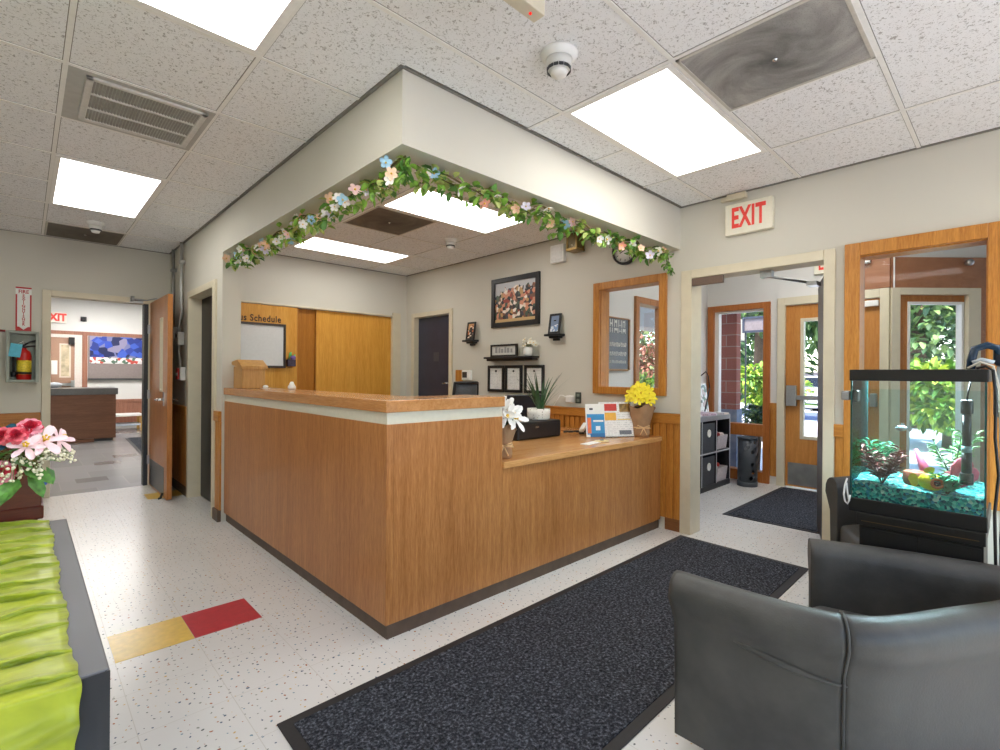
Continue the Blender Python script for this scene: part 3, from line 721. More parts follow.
# wooden suggestion box at the counter's far end
t = thing('suggestion_box', 'small oak box with sloping lid at the far left end of the raised counter', 'box', (1.42, 4.60, 1.173))
k = MB(); bx0, bx1, by0, by1 = 1.30, 1.50, 4.46, 4.70
k.prism([(by0, 1.174), (by1, 1.174), (by1, 1.36), (by0, 1.345)], bx0 + .01, bx1 - .01, 'x'); k.build('box', M_BOXW, t, bevel=.003)
k = MB(); k.prism([(by0 - .02, 1.335), (by1 + .01, 1.375), (by1 + .01, 1.40), (by0 + .10, 1.415), (by0 - .02, 1.36)], bx0 - .005, bx1 + .005, 'x'); k.build('lid', M_BOXW, t, bevel=.003)
k = MB(); k.box(1.44, 1.50, 4.36, 4.42, 1.173, 1.176); k.ball((1.47, 4.39, 1.188), .022, 10, 0, (1, 1.4, .6)); tag(k.build('folded_tissue', M_PAPER), 'small crumpled white paper in front of the oak suggestion box', 'paper')
k = MB(); k.lathe([(.03, 0), (.032, .02), (.02, .04), (.012, .06), (0.0001, .062)], (1.57, 4.08, 1.173), 14); tag(k.build('desk_bell', M_WHITE), 'small white object on the raised counter below the whiteboard', 'bell')

# ================================================================== BACK OF THE ALCOVE
t = thing('whiteboard', 'framed whiteboard hung on the yellow closet door', 'whiteboard', (1.95, YB, 1.38))
MB().box(1.62, 2.235, YB - .02, YB - .0055, 1.385, 1.865).build('board', plain((226, 228, 228), .25, 0, .02), t)
k = MB(); frame_bars(k, 'y', YB - .034, YB - .006, 1.60, 2.255, 1.365, 1.885, .026); k.build('frame', plain((58, 48, 44), .4), t, bevel=.003)
t2 = thing('wall_lettering', 'dark lettering above the whiteboard', 'lettering', (1.95, YB, 1.9))
text_mesh('Bus Schedule', .105, plain((62, 40, 20), .5), 'lettering', t2, (2.205, YB - .007, 1.935), (1, 0, 0), (0, 0, 1), .001, 'RIGHT', .84, .0022, 1.10)
t2['label'] = 'dark words Bus Schedule above the framed whiteboard'
t = thing('marker_holder', 'purple and dark pen holder at the right edge of the whiteboard', 'pen holder', (2.30, YB, 1.38))
k = MB(); k.box(2.265, 2.36, YB - .07, YB - .006, 1.385, 1.47); k.build('cup', plain((60, 50, 72), .5, 0, .3), t, bevel=.006)
k = MB()
for i, (dx, dz, lean) in enumerate(((.02, .09, .2), (.05, .10, -.1), (.075, .07, .3))): k.cyl((2.265 + dx, YB - .04, 1.46), (2.265 + dx + lean * .06, YB - .045, 1.46 + dz), .008, 8)
k.build('marker', plain((90, 200, 120), .4), t)
k = MB(); k.ball((2.33, YB - .06, 1.49), .035, 8, 0, (1, .6, .8)); k.build('cloth', plain((120, 90, 160), .7, 0, .3), t)

# ================================================================== RIGHT WALL ITEMS
def mk_photo(name, top, lo, sc, zmid, cols):
    t = NT(name); v = t.coord(); vo = t.n('ShaderNodeTexVoronoi'); vo.inputs['Scale'].default_value = sc; t.l(v, vo.inputs['Vector'])
    sp = t.n('ShaderNodeSeparateColor'); t.l(vo.outputs['Color'], sp.inputs[0])
    st = [(i / len(cols), rgb(*c)) for i, c in enumerate(cols)]
    pc = t.ramp(sp.outputs[0], st, 'CONSTANT')
    sz = t.n('ShaderNodeSeparateXYZ'); t.l(v, sz.inputs[0]); nz = noise(t, v, 9, 3)
    h = t.math('ADD', sz.outputs[2], t.math('MULTIPLY', t.math('SUBTRACT', nz, .5), .35))
    up_ = t.math('GREATER_THAN', h, zmid); lo_ = t.math('LESS_THAN', sz.outputs[2], lo)
    cc = t.mix(up_, pc, top); cc = t.mix(lo_, cc, rgb(206, 172, 120))
    t.bsdf(cc, .35); return t.m
def pic_frame(t, X, y0, y1, z0, z1, w, d, fm, mat, mount=None):
    k = MB(); frame_bars(k, 'x', X - d, X - .001, y0, y1, z0, z1, w); k.build('frame', fm, t, bevel=.003)
    MB().box(X - d * .45, X - .002, y0 + w, y1 - w, z0 + w, z1 - w).build('print', mat, t)
t = thing('framed_photograph', 'large black framed group photograph on the wall', 'picture', (XW, 3.89, 1.85))
pic_frame(t, XW, 3.518, 4.262, 1.845, 2.405, .055, .03, M_BLACK, mk_photo('group_photo', rgb(186, 188, 192), 1.935, 26, 2.25, [(44, 40, 38), (226, 206, 186), (60, 60, 72), (150, 60, 44), (190, 150, 96), (36, 34, 36), (206, 140, 110), (70, 84, 70), (236, 226, 214), (120, 80, 60)]))

def ledge_photo(label, yc, zb, w, hh, tilt):
    t = thing('wall_ledge', label[0], 'shelf', (XW, yc, zb), group='small black photo ledges'); d = .11
    k = MB(); k.box(XW - d, XW - .001, yc - .095, yc + .095, zb - .0, zb + .022); k.box(XW - d * .62, XW - .001, yc - .065, yc + .065, zb - .02, zb); k.box(XW - d * .35, XW - .001, yc - .035, yc + .035, zb - .045, zb - .02); k.build('shelf', M_BLACK, t, bevel=.004)
    p = thing('small_photo_frame', label[1], 'picture frame', (XW - .055, yc, zb + .0225))
    rot = Matrix.Rotation(tilt, 3, 'Y'); o = Vector((XW - .065, yc, zb + .023))
    k = MB()
    for (cy, cz, sy, sz) in ((-w / 2 + .011, hh / 2, .022, hh), (w / 2 - .011, hh / 2, .022, hh), (0, .011, w - .044, .022), (0, hh - .011, w - .044, .022)): k.obox(o + rot @ Vector((0, cy, cz)), .014, sy, sz, rot)
    k.build('frame', M_BLACK, p)
    MB().obox(o + rot @ Vector((.002, 0, hh / 2)), .006, w - .04, hh - .04, rot).build('print', label[2], p)
    MB().obox(o + Vector((.045, 0, hh * .35)), .006, .03, hh * .7, Matrix.Rotation(-.35, 3, 'Y')).build('easel_back', M_BLACK, p)
ledge_photo(('small black wall ledge left of the large group photograph', 'small black photo frame on the ledge nearest the navy door', mk_photo('photo_b', rgb(200, 150, 100), 1.70, 40, 1.86, [(60, 40, 30), (190, 110, 60), (40, 30, 28), (236, 220, 200)])), 4.60, 1.70, .15, .22, .16)
ledge_photo(('small black wall ledge right of the large group photograph', 'small black photo frame on the ledge right of the group photograph', mk_photo('photo_c', rgb(120, 140, 170), 1.70, 40, 1.83, [(230, 234, 238), (120, 150, 190), (210, 220, 226)])), 3.28, 1.70, .15, .21, .16)

t = thing('long_wall_shelf', 'long black floating shelf below the group photograph', 'shelf', (XW, 3.9, 1.47)); k = MB(); k.box(XW - .12, XW - .001, 3.53, 4.29, 1.485, 1.505); k.box(XW - .09, XW - .001, 3.55, 4.27, 1.46, 1.485); k.build('shelf', M_BLACK, t, bevel=.004)
t = thing('word_sign_frame', 'wide black framed word sign standing on the long shelf', 'picture frame', (XW - .06, 4.0, 1.5055)); k = MB(); frame_bars(k, 'x', XW - .075, XW - .05, 3.80, 4.22, 1.506, 1.645, .02); k.build('frame', M_BLACK, t)
MB().box(XW - .066, XW - .055, 3.82, 4.20, 1.525, 1.626).build('panel', plain((206, 206, 200), .6, 0, .05), t)
k = MB(); 
for i in range(6): k.box(XW - .0675, XW - .066, 3.87 + i * .048, 3.87 + i * .048 + .03 + .008 * (i % 2), 1.55, 1.595 + .01 * (i % 3))
k.build('script_strokes', plain((150, 150, 148), .6), t)
def blossom(mb, c, n, r, mp, mc, petals=5, curl=.25, rng=R, pw=.8):
    n = Vector(n).normalized(); a = n.orthogonal().normalized(); b = n.cross(a); ph = rng.random() * 6
    for i in range(petals):
        q = ph + 2 * PI * i / petals; mb.petal(c, a * math.cos(q) + b * math.sin(q), n, r, r * pw * 5 / petals, curl, mp)
    mb.ball(Vector(c) + n * r * .12, r * .17, 6, mc)
M_WHITEP = plain((244, 244, 238), .6, 0, .03); M_YC = plain((232, 190, 60), .5, 0, .1)
t = thing('small_flower_vase', 'small white vase with cream flowers on the long shelf', 'vase', (XW - .06, 3.64, 1.5055))
MB().lathe([(.035, 0), (.05, .02), (.052, .06), (.045, .09), (.04, .095)], (XW - .06, 3.64, 1.506), 18).build('vase', M_WHITE, t)
k = MB()
for i in range(14):
    a = R.random() * 6.28; q = Vector((XW - .06 + math.cos(a) * .04, 3.62 + math.sin(a) * .085, 1.605 + R.random() * .09)); blossom(k, q, (-.6, math.sin(a) * .5, .6), .032, 0, 1)
k.build('flower', [plain((240, 238, 222), .6, 0, .05), M_YC], t)
k = MB()
for i in range(10):
    a = R.random() * 6.28; k.leaf((XW - .06, 3.64, 1.60), (math.cos(a) * .5, math.sin(a), .5), (0, 0, 1), .08, .025)
k.build('leaf', plain((150, 150, 110), .6, 0, .2), t)

def mk_cert(name):
    t = NT(name); v = t.coord(); br = t.n('ShaderNodeTexBrick'); mp = t.n('ShaderNodeMapping'); mp.inputs['Rotation'].default_value = (PI / 2, 0, PI / 2)
    sz = t.n('ShaderNodeSeparateXYZ'); t.l(v, sz.inputs[0]); w = t.math('FRACT', t.math('MULTIPLY', sz.outputs[2], 60)); n = noise(t, v, 70, 1)
    ink = t.math('MULTIPLY', t.math('LESS_THAN', w, .35), t.math('GREATER_THAN', n, .47))
    t.bsdf(t.mix(t.math('MULTIPLY', ink, .35), rgb(236, 236, 232), rgb(120, 122, 126)), .5); return t.m
M_CERT = mk_cert('printed_text')
for i, (y0, y1, l) in enumerate(((4.055, 4.325, 'nearest the navy door'), (3.772, 4.035, 'the middle one of three'), (3.452, 3.735, 'nearest the spiky plant'))):
    t = thing('framed_certificate', 'black framed certificate under the long shelf, ' + l, 'certificate', (XW, (y0 + y1) / 2, 1.105), group='framed certificates')
    pic_frame(t, XW, y0, y1, 1.105, 1.41, .032, .022, M_BLACK, M_CERT)
    MB().ball((XW - .012, (y0 + y1) / 2, 1.345), .013, 8).build('crest', plain((70, 70, 74), .5), t)

t = thing('keypad_plaque', 'wooden wall plaque beside the white keypad', 'plaque', (XW, 4.86, 1.2)); MB().box(XW - .02, XW - .001, 4.795, 4.93, 1.215, 1.36).build('plaque', M_OAK, t, bevel=.004)
t = thing('alarm_keypad', 'white alarm keypad with dark screen on the wall beside the navy door', 'keypad', (XW, 4.70, 1.2)); MB().box(XW - .04, XW - .001, 4.62, 4.785, 1.235, 1.355).build('case', M_WHITE, t, bevel=.008); MB().box(XW - .043, XW - .039, 4.68, 4.765, 1.265, 1.335).build('screen', M_DKGREY, t)
t = thing('chime_box', 'plain white square box high on the wall left of the brass lantern', 'wall box', (XW, 3.255, 2.45)); MB().box(XW - .055, XW - .001, 3.17, 3.345, 2.45, 2.63).build('case', M_WHITE, t, bevel=.006); MB().box(XW - .062, XW - .054, 3.19, 3.325, 2.47, 2.61).build('cover', plain((228, 228, 226), .5), t, bevel=.004)
t = thing('brass_wall_lantern', 'small brass lantern hanging high on the wall under the garland', 'lantern', (XW, 3.01, 2.5))
k = MB(); cx, cy = XW - .075, 3.005
for sx in (-1, 1):
    for sy in (-1, 1): k.box(cx + sx * .055 - .007, cx + sx * .055 + .007, cy + sy * .055 - .007, cy + sy * .055 + .007, 2.53, 2.69)
k.box(cx - .065, cx + .065, cy - .065, cy + .065, 2.515, 2.535); k.box(cx - .065, cx + .065, cy - .065, cy + .065, 2.685, 2.70); k.build('frame', plain((140, 112, 60), .35, .7, .1), t)
MB().box(cx - .05, cx + .05, cy - .05, cy + .05, 2.536, 2.684).build('pane', plain((110, 96, 60), .25, .2, .3, 18), t)
MB().box(cx + .06, XW - .001, cy - .02, cy + .02, 2.60, 2.66).build('bracket', plain((140, 112, 60), .35, .7), t)
MB().ball((cx - .052, cy, 2.56), .012, 8).build('bulb', plain((240, 226, 190), .3), t)
t = thing('wall_clock', 'round black rimmed wall clock partly hidden by the garland', 'clock', (XW, 2.48, 2.445))
MB().lathe([(.132, .001), (.136, .02), (.132, .036), (.118, .040), (.114, .030)], (XW, 2.48, 2.445), 40, axis=(-1, 0, 0), caps=False).build('rim', M_BLACK, t)
MB().lathe([(.118, .006), (.118, .02), (0.0001, .0201)], (XW, 2.48, 2.445), 40, axis=(-1, 0, 0)).build('face', plain((232, 232, 228), .5, 0, .02), t)
for i in range(12):
    a = i * PI / 6; MB().obox((XW - .0212, 2.48 + math.sin(a) * .095, 2.445 + math.cos(a) * .095), .002, .006, .022, Matrix.Rotation(-a, 3, 'X')).build('hour_mark', M_BLACK, t)
k = MB()
for a, L_ in ((2.0, .06), (.5, .085)): MB().obox((XW - .024, 2.48 + math.sin(a) * L_ / 2, 2.445 + math.cos(a) * L_ / 2), .002, .007, L_, Matrix.Rotation(-a, 3, 'X')).build('hand', M_BLACK, t)
t = thing('wall_outlet', 'dark outlet plate on the wall above the wainscot rail', 'outlet', (XW, 3.01, 1.03)); MB().box(XW - .008, XW - .001, 2.975, 3.045, 1.025, 1.135).build('plate', plain((56, 66, 60), .4), t, bevel=.003); 
k = MB(); k.box(XW - .0095, XW - .008, 2.993, 3.027, 1.092, 1.12); k.box(XW - .0095, XW - .008, 2.993, 3.027, 1.04, 1.068); k.build('socket', plain((120, 130, 122), .5), t)
t = thing('plug_adapter', 'white plug adapter with a cable beside the dark outlet', 'adapter', (XW, 3.09, 1.03)); MB().box(XW - .06, XW - .001, 3.055, 3.13, 1.03, 1.10).build('adapter', M_WHITE, t, bevel=.01); k = MB(); k.tube([(XW - .04, 3.12, 1.08), (XW - .05, 3.17, 1.10), (XW - .03, 3.22, 1.10), (XW - .02, 3.28, 1.03), (XW - .036, 3.30, .99)], .004, 6); k.build('cable', M_WHITE, t)

# ================================================================== ON THE WORKTOP
WZ = .7858
t = thing('printer', 'low black printer box under the potted spiky plant', 'printer', (3.05, 2.85, WZ)); k = MB(); k.box(2.78, 3.31, 2.70, 2.98, WZ, .925); k.build('case', M_BLACK, t, bevel=.012)
MB().box(2.80, 3.295, 2.697, 2.70, .80, .905).build('front_cover', plain((34, 34, 38), .3), t, bevel=.004); MB().box(2.98, 3.02, 2.694, 2.698, .875, .89).build('badge', M_CHROME, t)
t = thing('spiky_potted_plant', 'spiky green potted plant in a patterned white planter on the printer', 'plant', (3.13, 2.84, .926))
def mk_lattice():
    t = NT('white_lattice_ceramic'); v = t.coord(); vo = t.n('ShaderNodeTexVoronoi', feature='DISTANCE_TO_EDGE'); vo.inputs['Scale'].default_value = 45; t.l(v, vo.inputs['Vector'])
    m = t.math('GREATER_THAN', vo.outputs['Distance'], .30); t.bsdf(t.mix(m, rgb(240, 238, 230), rgb(176, 170, 158)), .5); return t.m
k = MB(); k.lathe([(.088, 0), (.095, .008), (.098, .05), (.098, .092), (.091, .092), (.088, .075)], (3.17, 2.83, .927), 28); k.build('planter', mk_lattice(), t)
MB().lathe([(.089, 0), (0.0001, .004)], (3.17, 2.83, 1.0), 20).build('soil', plain((50, 40, 32), .9), t)
k = MB()
for i in range(26):
    a = R.random() * 6.28; sp = .12 + R.random() * .6; L_ = .22 + R.random() * .18; b = Vector((3.19, 2.83, 1.0)) + Vector((math.cos(a), math.sin(a), 0)) * .02; dirv = Vector((math.cos(a) * sp * .75, math.sin(a) * sp * .75, 1)).normalized()
    side = dirv.cross(Vector((0, 0, 1))); side = side.normalized() if side.length > .01 else Vector((1, 0, 0)); vs = []
    for j in range(6):
        u = j / 5; p = b + dirv * L_ * u + Vector((math.cos(a), math.sin(a), -.35)) * (sp * .14 * u * u * L_ / .3); wd = .010 * (1 - u) ** .6 + .0008
        vs += [p - side * wd, p + side * wd]
    k.add(vs, [(2 * j, 2 * j + 1, 2 * j + 3, 2 * j + 2) for j in range(5)], 0, True)
k.build('leaf', plain((58, 92, 54), .45, 0, .4, 30), t)
t = thing('computer_monitor', 'black computer monitor seen behind the white flower bouquet', 'monitor', (3.3, 3.12, WZ)); rz = Matrix.Rotation(-.12, 3, 'Z')
MB().obox((3.33, 3.16, 1.0), .42, .025, .24, rz).build('screen', plain((40, 42, 48), .25), t, bevel=.006); k = MB(); k.box(3.30, 3.36, 3.15, 3.18, .80, .9)
MB().obox((3.33, 3.17, .84), .05, .02, .12, rz).build('neck', M_BLACK, t); 
MB().box(3.2, 3.46, 3.06, 3.26, WZ, .80).build('base', M_BLACK, t, bevel=.004)
# secondary desk behind carrying the monitor
t2 = thing('back_desk', 'plain oak laminate desk behind the low worktop by the wall', 'desk', (3.2, 3.3, 0)); MB().box(2.5, 3.895, 3.002, 3.50, .746, .785).build('desktop', M_LAMX, t2, bevel=.003); k = MB(); k.box(2.5, 2.53, 3.01, 3.49, 0, .746); k.box(3.86, 3.89, 3.01, 3.49, 0, .746); k.build('side_panel', M_LAM, t2)
t = thing('desk_phone', 'small black desk phone to the left of the monitor', 'phone', (3.1, 3.4, WZ)); k = MB(); k.prism([(3.30, WZ), (3.46, WZ), (3.46, .93), (3.44, .94)], 2.95, 3.16, 'x'); k.build('body', M_BLACK, t, bevel=.006); MB().box(2.96, 3.15, 3.40, 3.47, .94, 1.09).build('display', M_BLACK, t, bevel=.006)

t = thing('office_chair', 'black mesh back office chair behind the reception counter', 'chair', (3.25, 3.95, 0)); ch = (3.25, 3.95)
k = MB(); vs = []; 
for j in range(7):
    for i in range(7):
        u = i / 6 - .5; v_ = j / 6; vs.append((ch[0] + u * .36 * (1 - .18 * v_), ch[1] - .10 + .35 * u * u - .05 * v_ , .66 + v_ * .56))
k.add(vs, [(j * 7 + i, j * 7 + i + 1, (j + 1) * 7 + i + 1, (j + 1) * 7 + i) for j in range(6) for i in range(6)], 0, True); ob = k.build('backrest', plain((84, 88, 92), .6, 0, .25, 120), t); s_ = ob.modifiers.new('thick', 'SOLIDIFY'); s_.thickness = .02
k = MB(); k.tube([vs[i] for i in (0, 7, 14, 21, 28, 35, 42, 43, 44, 45, 46, 47, 48, 41, 34, 27, 20, 13, 6)], .016, 8); k.build('back_frame', M_BLACK, t)
MB().box(ch[0] - .25, ch[0] + .25, ch[1] - .02, ch[1] + .44, .44, .52).build('seat', M_DKGREY, t, bevel=.03)
k = MB(); k.tube([(ch[0], ch[1] + .2, .44), (ch[0], ch[1] - .1, .40), (ch[0], ch[1] - .14, .66)], .02); k.cyl((ch[0], ch[1] + .2, .10), (ch[0], ch[1] + .2, .44), .028); k.build('column', M_BLACK, t)
for i in range(5):
    a = i * 2 * PI / 5; e = (ch[0] + math.cos(a) * .28, ch[1] + .2 + math.sin(a) * .28, .07); l_ = MB().tube([(ch[0], ch[1] + .2, .12), e], [.024, .016]).build('leg', M_BLACK, t); MB().cyl((e[0] - .012, e[1], .03), (e[0] + .012, e[1], .03), .029).build('caster', M_DKGREY, l_)

# brochure holders
t = thing('blue_brochure', 'narrow blue and white brochure standing in a clear holder on the low worktop', 'brochure', (3.42, 2.42, WZ)); rz = Matrix.Rotation(.34, 3, 'Z') @ Matrix.Rotation(.0, 3, 'Y')
def card(name, mat, parent, o, rot, x0, x1, z0, z1, d0, d1):
    return MB().obox(Vector(o) + rot @ Vector(((x0 + x1) / 2, (d0 + d1) / 2, (z0 + z1) / 2)), x1 - x0, d1 - d0, z1 - z0, rot).build(name, mat, parent)
rot = Matrix.Rotation(-.14, 3, 'X'); rot = Matrix.Rotation(-.55, 3, 'Z') @ rot; o = (3.44, 2.43, WZ + .004)
pg = card('page', M_PAPER, t, o, rot, -.085, .085, .0, .275, 0, .004)
card('blue_panel', plain((52, 142, 200), .5, 0, .08, 12), pg, o, rot, -.075, .08, .02, .19, -.002, 0); card('blue_footer', plain((38, 110, 170), .5), pg, o, rot, -.05, .08, .0, .03, -.003, 0)
card('orange_figure', plain((226, 120, 70), .5, 0, .1), pg, o, rot, -.072, -.04, .03, .16, -.003, -.002); card('white_heading', M_PAPER, pg, o, rot, -.02, .07, .125, .14, -.003, -.002); card('white_badge', plain((230, 240, 246), .5), pg, o, rot, 0, .04, .055, .09, -.003, -.002); card('top_rule', M_DKGREY, pg, o, rot, -.05, -.02, .225, .24, -.002, 0)
t = thing('letter_flyer', 'white flyer with red and yellow blocks standing beside the blue brochure', 'flyer', (3.58, 2.40, WZ)); rot = Matrix.Rotation(-.55, 3, 'Z') @ Matrix.Rotation(-.20, 3, 'X'); o = (3.605, 2.33, WZ + .006)
pg = card('page', M_CERT, t, o, rot, -.15, .15, 0, .29, 0, .004)
card('red_block', plain((206, 62, 50), .5), pg, o, rot, -.135, .01, .215, .275, -.002, 0); card('yellow_block', plain((236, 178, 66), .5), pg, o, rot, -.135, .0, .135, .20, -.002, 0); card('photo_block', plain((150, 120, 66), .5, 0, .5, 30), pg, o, rot, .035, .14, .205, .275, -.002, 0); card('yellow_rule', plain((226, 196, 90), .5), pg, o, rot, .01, .13, .138, .146, -.002, 0); card('logo_block', plain((110, 112, 118), .5, 0, .2, 60), pg, o, rot, .02, .13, .015, .05, -.002, 0)
MB().obox(Vector(o) + rot @ Vector((0, .012, .14)), .30, .003, .28, rot).build('clear_holder', glass('acrylic', (.98, .99, 1), .03), t)
MB().obox((3.61, 2.36, WZ + .003), .28, .12, .004, Matrix.Rotation(-.55, 3, 'Z')).build('holder_foot', glass('acrylic_foot', (.98, .99, 1), .03), t)
t = thing('business_cards', 'loose cream cards lying at the front of the low worktop', 'card', (3.12, 2.25, WZ))
k = MB(); k.obox((3.10, 2.24, WZ + .003), .19, .07, .004, Matrix.Rotation(.12, 3, 'Z')); k.build('card', M_PAPER, t); MB().obox((3.24, 2.24, WZ + .008), .10, .06, .010, Matrix.Rotation(-.25, 3, 'Z')).build('card', plain((236, 220, 170), .6), t); MB().ball((3.24, 2.235, WZ + .018), .018, 8, 0, (1.4, .8, .4)).build('clip', M_GALV, t)
t = thing('desk_stapler', 'small white and black stapler behind the brochures', 'stapler', (3.60, 2.68, WZ)); rz = Matrix.Rotation(.4, 3, 'Z') @ Matrix.Rotation(-.28, 3, 'Y')
MB().obox((3.60, 2.68, WZ + .055), .16, .04, .03, rz).build('arm', M_WHITE, t, bevel=.006); MB().obox((3.60, 2.68, WZ + .008), .16, .045, .014, Matrix.Rotation(.4, 3, 'Z')).build('base', M_BLACK, t, bevel=.004); MB().obox((3.63, 2.70, WZ + .03), .05, .04, .04, Matrix.Rotation(.4, 3, 'Z')).build('hinge', M_BLACK, t)
k = MB(); pts = [(3.47 + .15 * u + .02 * math.sin(u * 14), 2.77 - .09 * u + .03 * math.cos(u * 17), WZ + .012 + .008 * abs(math.sin(u * 9))) for u in [i / 30 for i in range(31)]]; k.tube(pts, .009, 6); tag(k.build('coiled_cable', M_BLACK), 'short tangled black cable lying on the worktop by the wainscot', 'cable')

# bouquets wrapped in burlap / paper
M_KRAFT = plain((168, 132, 98), .75, 0, .12, 14, .4); M_RIBBON = plain((226, 190, 140), .6, 0, .06)
def bouquet(label, x, y, h, fl_mat, n, fr, spread, fz, center, kraft, big=False):
    t = thing('wrapped_bouquet', label, 'bouquet', (x, y, WZ)); k = MB(); N = 30; vs = []
    prof = [(.066, .0), (.072, .03), (.064, .075), (.074, .12), (.090, .17), (.104, h * .86), (.112, h)] if not big else [(.048, .0), (.052, .03), (.046, .075), (.054, .11), (.066, .14), (.072, h * .86), (.078, h)]
    for r, z in prof:
        for i in range(N):
            a = 2 * PI * i / N; rr = r * (1 + .07 * math.sin(a * 7 + z * 30) * (.4 + z / h)); zz = z + (.022 * math.sin(a * 3 + 1) if z >= h else 0)
            vs.append((x + rr * math.cos(a), y + rr * math.sin(a), WZ + .001 + zz))
    k.add(vs, [(j * N + i, j * N + (i + 1) % N, (j + 1) * N + (i + 1) % N, (j + 1) * N + i) for j in range(len(prof) - 1) for i in range(N)], 0, True)
    k.f.append(list(range(N))[::-1]); k.m.append(0); k.sm.append(False)
    k.build('wrapping', kraft, t)
    k = MB(); rr_ = .068 if not big else .05
    k = MB(); k.tube([(x + rr_ * math.cos(a), y + rr_ * math.sin(a), WZ + .078) for a in [2 * PI * i / 24 for i in range(25)]], .006, 6)
    fx, fy = -.692 * (rr_ + .006), -.722 * (rr_ + .006)
    for s_ in (-1, 1):
        k.tube([(x + fx, y + fy, WZ + .08), (x + fx + s_ * .722 * .05, y + fy - s_ * .692 * .05, WZ + .10), (x + fx + s_ * .722 * .06, y + fy - s_ * .692 * .06, WZ + .075), (x + fx, y + fy, WZ + .078)], .005, 6)
        k.tube([(x + fx, y + fy, WZ + .078), (x + fx + s_ * .722 * .028, y + fy - s_ * .692 * .028, WZ + .02)], .005, 6)
    k.build('ribbon', M_RIBBON, t)
    MB().lathe([(.09 if not big else .065, 0), (0.0001, .03)], (x, y, WZ + h * .88), 16).build('foliage', plain((40, 46, 34), .7, 0, .3), t)
    for i in range(n):
        a = 2.4 * i; rr = spread * math.sqrt((i + .5) / n); z = fz + (.12 if not big else .06) * (1 - (rr / spread) ** 2) + R.uniform(-.012, .012)
        c_ = Vector((x + rr * math.cos(a), y + rr * math.sin(a), WZ + z)); nn = Vector((math.cos(a) * rr / spread, math.sin(a) * rr / spread, .45)) + Vector((-.5, -.5, .1))
        k = MB(); blossom(k, c_, nn, fr * R.uniform(.85, 1.1), 0, 1, 6, .15, R, .42 if big else .6); k.build('flower', [fl_mat, center], t)
    return t
bouquet('bouquet of yellow flowers wrapped in brown paper on the low worktop', 3.80, 2.225, .265, plain((250, 230, 44), .55, 0, .06), 30, .060, .105, .30, plain((222, 180, 20), .5), M_KRAFT)
bouquet('bouquet of white lilies wrapped in brown paper beside the raised counter end', 2.158, 2.215, .19, plain((246, 246, 242), .55, 0, .02), 11, .10, .075, .245, M_YC, M_KRAFT, True)
t = bpy.data.objects['wrapped_bouquet.001']; k = MB()
for i in range(9):
    a = R.random() * 6.28; k.leaf((2.158, 2.215, WZ + .19), (math.cos(a) * .5 + .2, math.sin(a) * .5, .5), (0, 0, 1), .10, .03)
k.build('leaf', plain((44, 70, 38), .5, 0, .3), t)

# ================================================================== GARLANDS
M_VINE = plain((92, 84, 50), .7, 0, .2)
M_GLEAF = plain((132, 180, 72), .5, 0, .4, 24); M_GLEAF2 = plain((84, 134, 58), .5, 0, .4, 24); M_VARIEG = plain((176, 190, 110), .5, 0, .3, 24)
FCOL = {'white': plain((246, 244, 240), .6, 0, .03), 'peach': plain((248, 210, 180), .6, 0, .05), 'pink': plain((242, 206, 204), .6, 0, .05), 'blue': plain((166, 206, 232), .6, 0, .06), 'coral': plain((242, 176, 154), .6, 0, .06), 'lilac': plain((216, 212, 230), .6, 0, .05)}
_fm = {}
def small_flower(colr, v):
    k = (colr, v)
    if k not in _fm:
        rg = random.Random(v); mb = MB(); blossom(mb, (0, 0, 0), (0, 0, 1), .036, 0, 1, 5, (.1, .35, .6)[v], rg, .78)
        me = bpy.data.meshes.new('flower_mesh'); me.from_pydata(mb.v, [], mb.f); me.materials.append(FCOL[colr]); me.materials.append(M_YC)
        for i, p in enumerate(me.polygons): p.material_index = mb.m[i]; p.use_smooth = True
        _fm[k] = me
    return _fm[k]
